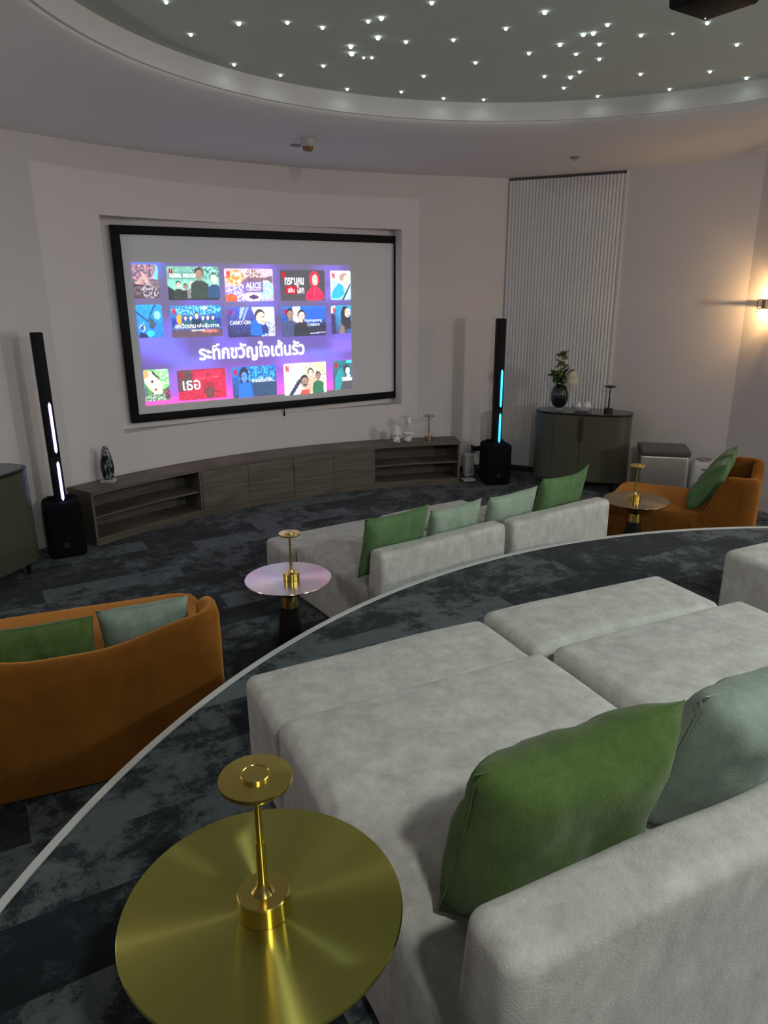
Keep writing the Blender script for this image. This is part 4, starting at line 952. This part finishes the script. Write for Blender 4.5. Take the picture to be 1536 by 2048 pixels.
# ------------------------------------------------------------------ orange chaises
def chaise(FRc, th, w, d, label, seat=0.42, horn=0.755, dip=0.65, start=0.45):
    """FRc: front right corner; local x to the right, +y towards the front"""
    x, y = local(FRc, th, -w / 2, d / 2)
    t = thing('chaise_longue', label, 'chaise', (x, y, 0), th)
    rc = 0.13
    def f(px, py, pz):
        # round the plan corners at the front
        for s in (-1, 1):
            cx_, cy_ = s * (w / 2 - rc), d / 2 - rc
            if (px - cx_) * s > 0 and py > cy_:
                dx, dy = px - cx_, py - cy_; m_ = max(abs(dx), abs(dy)); l_ = math.hypot(dx, dy)
                if l_ > 1e-6: px, py = cx_ + dx * m_ / l_, cy_ + dy * m_ / l_
        if pz > 0.2: pz += 0.012 * max(0, 1 - (2 * px / w) ** 4) * max(0, 1 - (2 * py / d) ** 4) + 0.004 * nz3(px, py, 2, 5)
        return px, py, pz
    obj('seat', soft_box(w, d - 0.02, seat - 0.03, 0.05, 26, 26, 5, f), M_orange, t, 180, (0, 0.01, 0.03))
    # wrap-around back: path up the right side, round the rear, down the left side
    tk = 0.085; cr = 0.11; path = []
    ys = d / 2 - start * d
    hw, hd = w / 2 + 0.004, d / 2 + 0.004
    for i in range(16): path.append((hw, ys + (-hd + cr - ys) * i / 16, (-1, 0)))
    for i in range(9):
        a = -PI / 2 * i / 8; path.append((hw - cr + cr * math.cos(a), -hd + cr + cr * math.sin(a), (-math.cos(a), -math.sin(a))))
    for i in range(1, 24): path.append((hw - cr - (2 * hw - 2 * cr) * i / 24, -hd, (0, 1)))
    for i in range(9):
        a = -PI / 2 - PI / 2 * i / 8; path.append((-hw + cr + cr * math.cos(a), -hd + cr + cr * math.sin(a), (-math.cos(a), -math.sin(a))))
    for i in range(1, 17): path.append((-hw, -hd + cr + (ys + hd - cr) * i / 16, (1, 0)))
    def hgt(px, py):
        s = smoothstep(ys - 0.02, -hd + 0.20, py)
        h_side = seat - 0.03 + (horn - seat + 0.03) * s
        rear = smoothstep(-hd + 0.16, -hd, py)
        e = min(1, abs(px) / (hw - 0.02))
        h_rear = dip + (horn - dip) * smoothstep(0.15, 1.0, e)
        return h_side * (1 - rear) + min(h_side, h_rear) * rear if rear < 1 else h_rear
    V, F, K_ = [], [], 0
    for px, py, nrm in path:
        h = hgt(px, py); r = tk / 2
        prof = [(0.0, 0.03), (0.0, 0.2), (0.0, max(0.3, h - r * 1.2)), (0.0, h - r)]
        for k in range(1, 8):
            a = PI - PI * k / 8; prof.append((r + r * math.cos(a), h - r + r * math.sin(a)))
        prof += [(tk, h - r), (tk + 0.02 * smoothstep(0.42, 0.75, h), seat - 0.04)]
        K_ = len(prof)
        for o_, z_ in prof: V.append((px + nrm[0] * o_, py + nrm[1] * o_, z_))
    for i in range(len(path) - 1):
        for k in range(K_ - 1):
            a = i * K_ + k; F.append((a, a + 1, a + K_ + 1, a + K_))
    F.append(tuple(range(K_))); F.append(tuple((len(path) - 1) * K_ + k for k in range(K_ - 1, -1, -1)))
    obj('backrest', (V, F), M_orange, t, 60)
    for sx in (-1, 1):
        for sy in (-1, 1):
            obj('foot', mv(lathe([(0.02, 0), (0.02, 0.035)], 12), sx * (w / 2 - 0.12), sy * (d / 2 - 0.12), 0), M_black, t)
    return t
CL = (-1.135, 3.945); TL_ = R(21)
chaise(CL, TL_, 1.32, 1.13, 'orange chaise seen from behind at the left, below the platform edge')
CRF = (2.235, 6.43); TR_ = R(60)
chaise(CRF, TR_, 0.87, 1.15, 'orange chaise at the right behind the small table, facing the screen', start=0.62)
pillow(CL, TL_, -0.785, 0.86, 0.445, 0.50, 0.315, 0.15, M_green, 'dark moss pillow at the left inside the left orange chaise', 14, 0, 7.0)
pillow(CL, TL_, -0.31, 0.86, 0.445, 0.40, 0.345, 0.15, M_greygreen, 'pale sage pillow at the right inside the left orange chaise', 14, -2, 8.0)
pillow(CRF, TR_, -0.62, 0.67, 0.445, 0.35, 0.46, 0.15, M_green2, 'dark green pillow leaning on the near side of the right orange chaise', 32, 0, 9.0)
pillow(CRF, TR_, -0.27, 0.69, 0.445, 0.34, 0.46, 0.15, M_green2, 'green pillow with a pale raised corner behind the dark one on the right orange chaise', 30, 2, 10.0, 0.03)

# ------------------------------------------------------------------ bin, air purifier, things by the right speaker
t = thing('step_bin', 'brushed steel bin with a dark lid right of the oval sideboard', 'bin', (2.88, 7.16, 0), R(-14))
obj('steel_body', soft_box(0.47, 0.36, 0.50, 0.03, 4, 4, 2), M_steel, t, 60, (0, 0, 0.02))
obj('lid', soft_box(0.485, 0.38, 0.075, 0.025, 4, 4, 2), M_lid, t, 60, (0, 0, 0.505))
obj('base_ring', soft_box(0.48, 0.37, 0.04, 0.012, 4, 4, 2), M_black, t, 60)
obj('pedal', bevel_box(-0.06, 0.06, -0.22, -0.18, 0.012, 0.03, 0.004), M_black, t)
t = thing('air_purifier', 'small white cylindrical air purifier between the steel bin and the wall', 'air purifier', (3.285, 7.10, 0), R(-20))
obj('housing', soft_box(0.235, 0.20, 0.45, 0.05, 3, 3, 6), M_white, t, 60)
obj('top_grille', geo(*[mv(lathe([(r_, 0.449), (r_ + 0.006, 0.456), (r_ + 0.01, 0.449)], 24, False, False), 0, 0, 0) for r_ in (0.025, 0.045, 0.065)]), plain('grille_grey', (0.2, 0.2, 0.2), 0.5), t)
obj('button_strip', geo(*[bevel_box(-0.045 + 0.03 * i, -0.03 + 0.03 * i, -0.085, -0.07, 0.446, 0.454, 0.002) for i in range(4)]), plain('chrome_buttons', (0.8, 0.8, 0.8), 0.15, 1.0), t)
obj('display', bevel_box(-0.025, 0.025, -0.1015, -0.096, 0.36, 0.372, 0.002), M_black, t)

t = thing('white_box', 'small white box standing on the floor behind the right end of the console', 'box', (1.005, 8.22, 0), R(15))
obj('housing', soft_box(0.12, 0.10, 0.27, 0.02, 2, 2, 3), M_white, t, 60)
obj('vent', geo(*[bevel_box(-0.035, 0.035, -0.0515, -0.047, 0.05 + 0.02 * i, 0.058 + 0.02 * i, 0.001) for i in range(4)]), plain('vent_grey', (0.25, 0.25, 0.25), 0.5), t)
t = thing('floor_tray', 'flat white tray on the carpet beside the console end', 'tray', (0.985, 8.02, 0), R(15))
obj('plate', soft_box(0.15, 0.12, 0.018, 0.008, 3, 3, 1), M_white, t, 60)
t = thing('power_adapter', 'black power adapter plugged into the wall socket beside the cyan speaker', 'adapter', (1.12, 8.455, 0.27), R(18))
obj('adapter_body', bevel_box(-0.075, 0.075, -0.09, -0.018, 0.0, 0.05, 0.012), M_black, t)
obj('plug', bevel_box(-0.02, 0.02, -0.02, 0.02, 0.01, 0.04, 0.004), M_black, t)
t = thing('wall_socket', 'white wall socket behind the black power adapter', 'socket', (1.12, 8.455, 0.22), R(18))
obj('face_plate', bevel_box(-0.10, 0.10, -0.008, 0.03, 0.0, 0.12, 0.003), M_white, t)
obj('socket_hole', bevel_box(-0.075, -0.045, -0.0095, -0.004, 0.085, 0.11, 0.002), M_black, t)
def cable(pts, label, r=0.006):
    P = spline3(pts); o = obj('power_cable', tube(P, r, 6), M_black, None, 180); return meta(o, label, 'cable')
def spline3(P, per=6):
    P = [Vector(p) for p in P]; out = []
    for i in range(len(P) - 1):
        p0, p1, p2, p3 = P[max(i - 1, 0)], P[i], P[i + 1], P[min(i + 2, len(P) - 1)]
        for k in range(per):
            t = k / per
            out.append(0.5 * ((2 * p1) + (-p0 + p2) * t + (2 * p0 - 5 * p1 + 4 * p2 - p3) * t * t + (-p0 + 3 * p1 - 3 * p2 + p3) * t ** 3))
    out.append(P[-1]); return out
cable([(1.06, 8.38, 0.275), (1.08, 8.34, 0.16), (1.12, 8.28, 0.05), (1.17, 8.2, 0.012), (1.22, 8.12, 0.012)], 'thin black cable drooping from the adapter to the carpet')
cable([(1.19, 8.37, 0.29), (1.23, 8.28, 0.24), (1.25, 8.24, 0.12), (1.24, 8.2, 0.03), (1.30, 8.15, 0.02)], 'thin black cable curling from the adapter behind the cyan speaker')

# ------------------------------------------------------------------ ceiling fittings
t = thing('smoke_detector', 'white dome smoke detector with amber base under the ceiling above the screen', 'smoke detector', (-0.60, 6.36, ZC))
obj('dome', lathe([(0.062, 0.0), (0.064, -0.012), (0.060, -0.045), (0.046, -0.062)], 32), plain('detector_white', (0.5, 0.48, 0.45), 0.5), t)
obj('sensor_cap', lathe([(0.046, -0.062), (0.040, -0.085), (0.028, -0.094), (0.001, -0.095)], 32), plain('amber_plastic', (0.22, 0.10, 0.02), 0.4), t)
t = thing('ceiling_sensor', 'small flush grey ceiling fitting left of the smoke detector', 'ceiling fitting', (-0.72, 6.62, ZC))
obj('ring', lathe([(0.05, 0.0), (0.05, -0.008), (0.035, -0.012), (0.001, -0.010)], 24), plain('fitting_grey', (0.2, 0.2, 0.24), 0.5), t)
t = thing('sprinkler_head', 'small ceiling sprinkler above the fluted wall panel', 'sprinkler', (1.79, 7.28, ZC))
obj('escutcheon', lathe([(0.045, 0.0), (0.045, -0.006), (0.02, -0.012), (0.001, -0.012)], 24), plain('sprinkler_grey', (0.28, 0.26, 0.26), 0.4), t)
obj('nozzle', lathe([(0.012, -0.012), (0.010, -0.022), (0.022, -0.026), (0.001, -0.028)], 16), plain('sprinkler_metal', (0.3, 0.28, 0.26), 0.3, 0.8), t)

prz = R(33)
px_, py_ = 1.30, 3.245
t = thing('projector', 'black cube projector hanging from the star ceiling at the top right', 'projector', (px_, py_, 3.18), prz)
obj('housing', bevel_box(-0.125, 0.125, -0.12, 0.12, 0, 0.20, 0.018, 3), M_black, t)
obj('lens', mv(xf(lathe([(0.045, 0), (0.045, 0.012), (0.036, 0.014), (0.03, 0.006), (0.001, 0.002)], 28), Matrix.Rotation(R(-90), 4, 'X')), 0.03, 0.119, 0.10), plain('lens_glass', (0.02, 0.02, 0.03), 0.05), t)
obj('mount_pole', mv(lathe([(0.02, 0.198), (0.02, 0.29), (0.06, 0.295), (0.06, ZS - 3.18)], 20), 0, 0, 0), M_black, t)
# the projector's own beam: a dim rectangle of black-level light around the screen
beam_at = Vector((px_, py_, 3.18)) + Matrix.Rotation(prz, 3, 'Z') @ Vector((0.03, 0.15, 0.10))
bl_ = lamp('projector_beam', 'SPOT', beam_at, 36, (1.0, 0.84, 0.95), 0.01, (-1.15, 7.25, 1.75), spot_size=R(110), spot_blend=0.0)
bl_.data.use_nodes = True
bt = bl_.data.node_tree; Rm = bl_.rotation_euler.to_matrix()
def tan_of(p):
    d = Rm.transposed() @ (Vector(p) - beam_at); return d.x / -d.z, d.y / -d.z
tl, tr_, bl2, br2 = tan_of((-2.72, 6.06, 3.10)), tan_of((0.40, 8.30, 3.06)), tan_of((-2.72, 6.06, 0.35)), tan_of((0.40, 8.30, 0.35))
tcn = bt.nodes.new('ShaderNodeTexCoord'); sp_ = bt.nodes.new('ShaderNodeSeparateXYZ'); bt.links.new(tcn.outputs['Normal'], sp_.inputs[0])
def bm_(op, a, b):
    q = bt.nodes.new('ShaderNodeMath'); q.operation = op
    for i, v in enumerate((a, b)):
        if isinstance(v, (int, float)): q.inputs[i].default_value = v
        else: bt.links.new(v, q.inputs[i])
    return q.outputs[0]
az = bm_('ABSOLUTE', sp_.outputs[2], 0.0)
tx_, ty_ = bm_('DIVIDE', sp_.outputs[0], az), bm_('DIVIDE', sp_.outputs[1], az)
def edge(a, b, along, fixed):     # value of the edge line through a and b at the other coordinate
    i_, j_ = (0, 1) if fixed == 'x' else (1, 0)
    k_ = (b[i_] - a[i_]) / (b[j_] - a[j_])
    return bm_('ADD', bm_('MULTIPLY', bm_('SUBTRACT', along, a[j_]), k_), a[i_])
mask = bm_('MULTIPLY', bm_('MULTIPLY', bm_('GREATER_THAN', tx_, edge(bl2, tl, ty_, 'x')), bm_('LESS_THAN', tx_, edge(br2, tr_, ty_, 'x'))),
           bm_('MULTIPLY', bm_('GREATER_THAN', ty_, edge(bl2, br2, tx_, 'y')), bm_('LESS_THAN', ty_, edge(tl, tr_, tx_, 'y'))))
em = [q for q in bt.nodes if q.type == 'EMISSION'][0]
bt.links.new(mask, em.inputs['Strength'])
obj('status_light', mv(lathe([(0.003, 0.002), (0.003, -0.002)], 8), 0.085, 0.09, 0), emit('status_white', (1, 1, 1), 1.5), t)

# ------------------------------------------------------------------ wall sconce
sx_, sy_, sz_ = 3.535, 6.842, 1.985
t = thing('wall_sconce', 'glass wall sconce glowing warm at the right edge beside the wall corner', 'wall lamp', (sx_, sy_, sz_), math.atan2(rd.y, rd.x))
# local x along the wall, local +y towards the wall
M_iron = plain('dark_iron', (0.03, 0.025, 0.02), 0.4, 0.8)
M_socket = plain('sconce_socket', (0.35, 0.28, 0.18), 0.4, 0.9)
obj('wall_plate', bevel_box(-0.03, 0.03, 0.150, 0.165, -0.10, 0.10, 0.006), M_socket, t)
obj('arm', bevel_box(-0.012, 0.012, 0.0, 0.155, -0.012, 0.012, 0.003), M_socket, t)
obj('socket', lathe([(0.001, -0.045), (0.062, -0.044), (0.063, -0.040), (0.026, -0.036), (0.026, 0.036), (0.063, 0.040), (0.062, 0.044), (0.001, 0.045)], 32), M_socket, t)
obj('side_rod', tube([(-0.058, -0.02, -0.075), (-0.058, -0.02, 0.075)], 0.0035, 8), M_iron, t)
M_bulb = thin_glass('bulb_glass', (1.0, 0.95, 0.85), 0.10)
M_fil = emit('warm_filament', (1.0, 0.66, 0.28), 25)
for s in (1, -1):
    b_ = obj('bulb', lathe([(0.028, s * 0.046), (0.045, s * 0.08), (0.052, s * 0.115), (0.046, s * 0.15), (0.03, s * 0.176), (0.010, s * 0.186), (0.001, s * 0.187)], 28), M_bulb, t, 180)
    obj('filament', tube([(0.012 * math.cos(k * 1.6), 0.012 * math.sin(k * 1.6), s * (0.06 + 0.0035 * k)) for k in range(18)], 0.0022, 5), M_fil, b_, 180)
    lamp('bulb_glow', 'POINT', (0, 0, s * 0.0465), 14, (1.0, 0.60, 0.25), 0.005, parent=t)
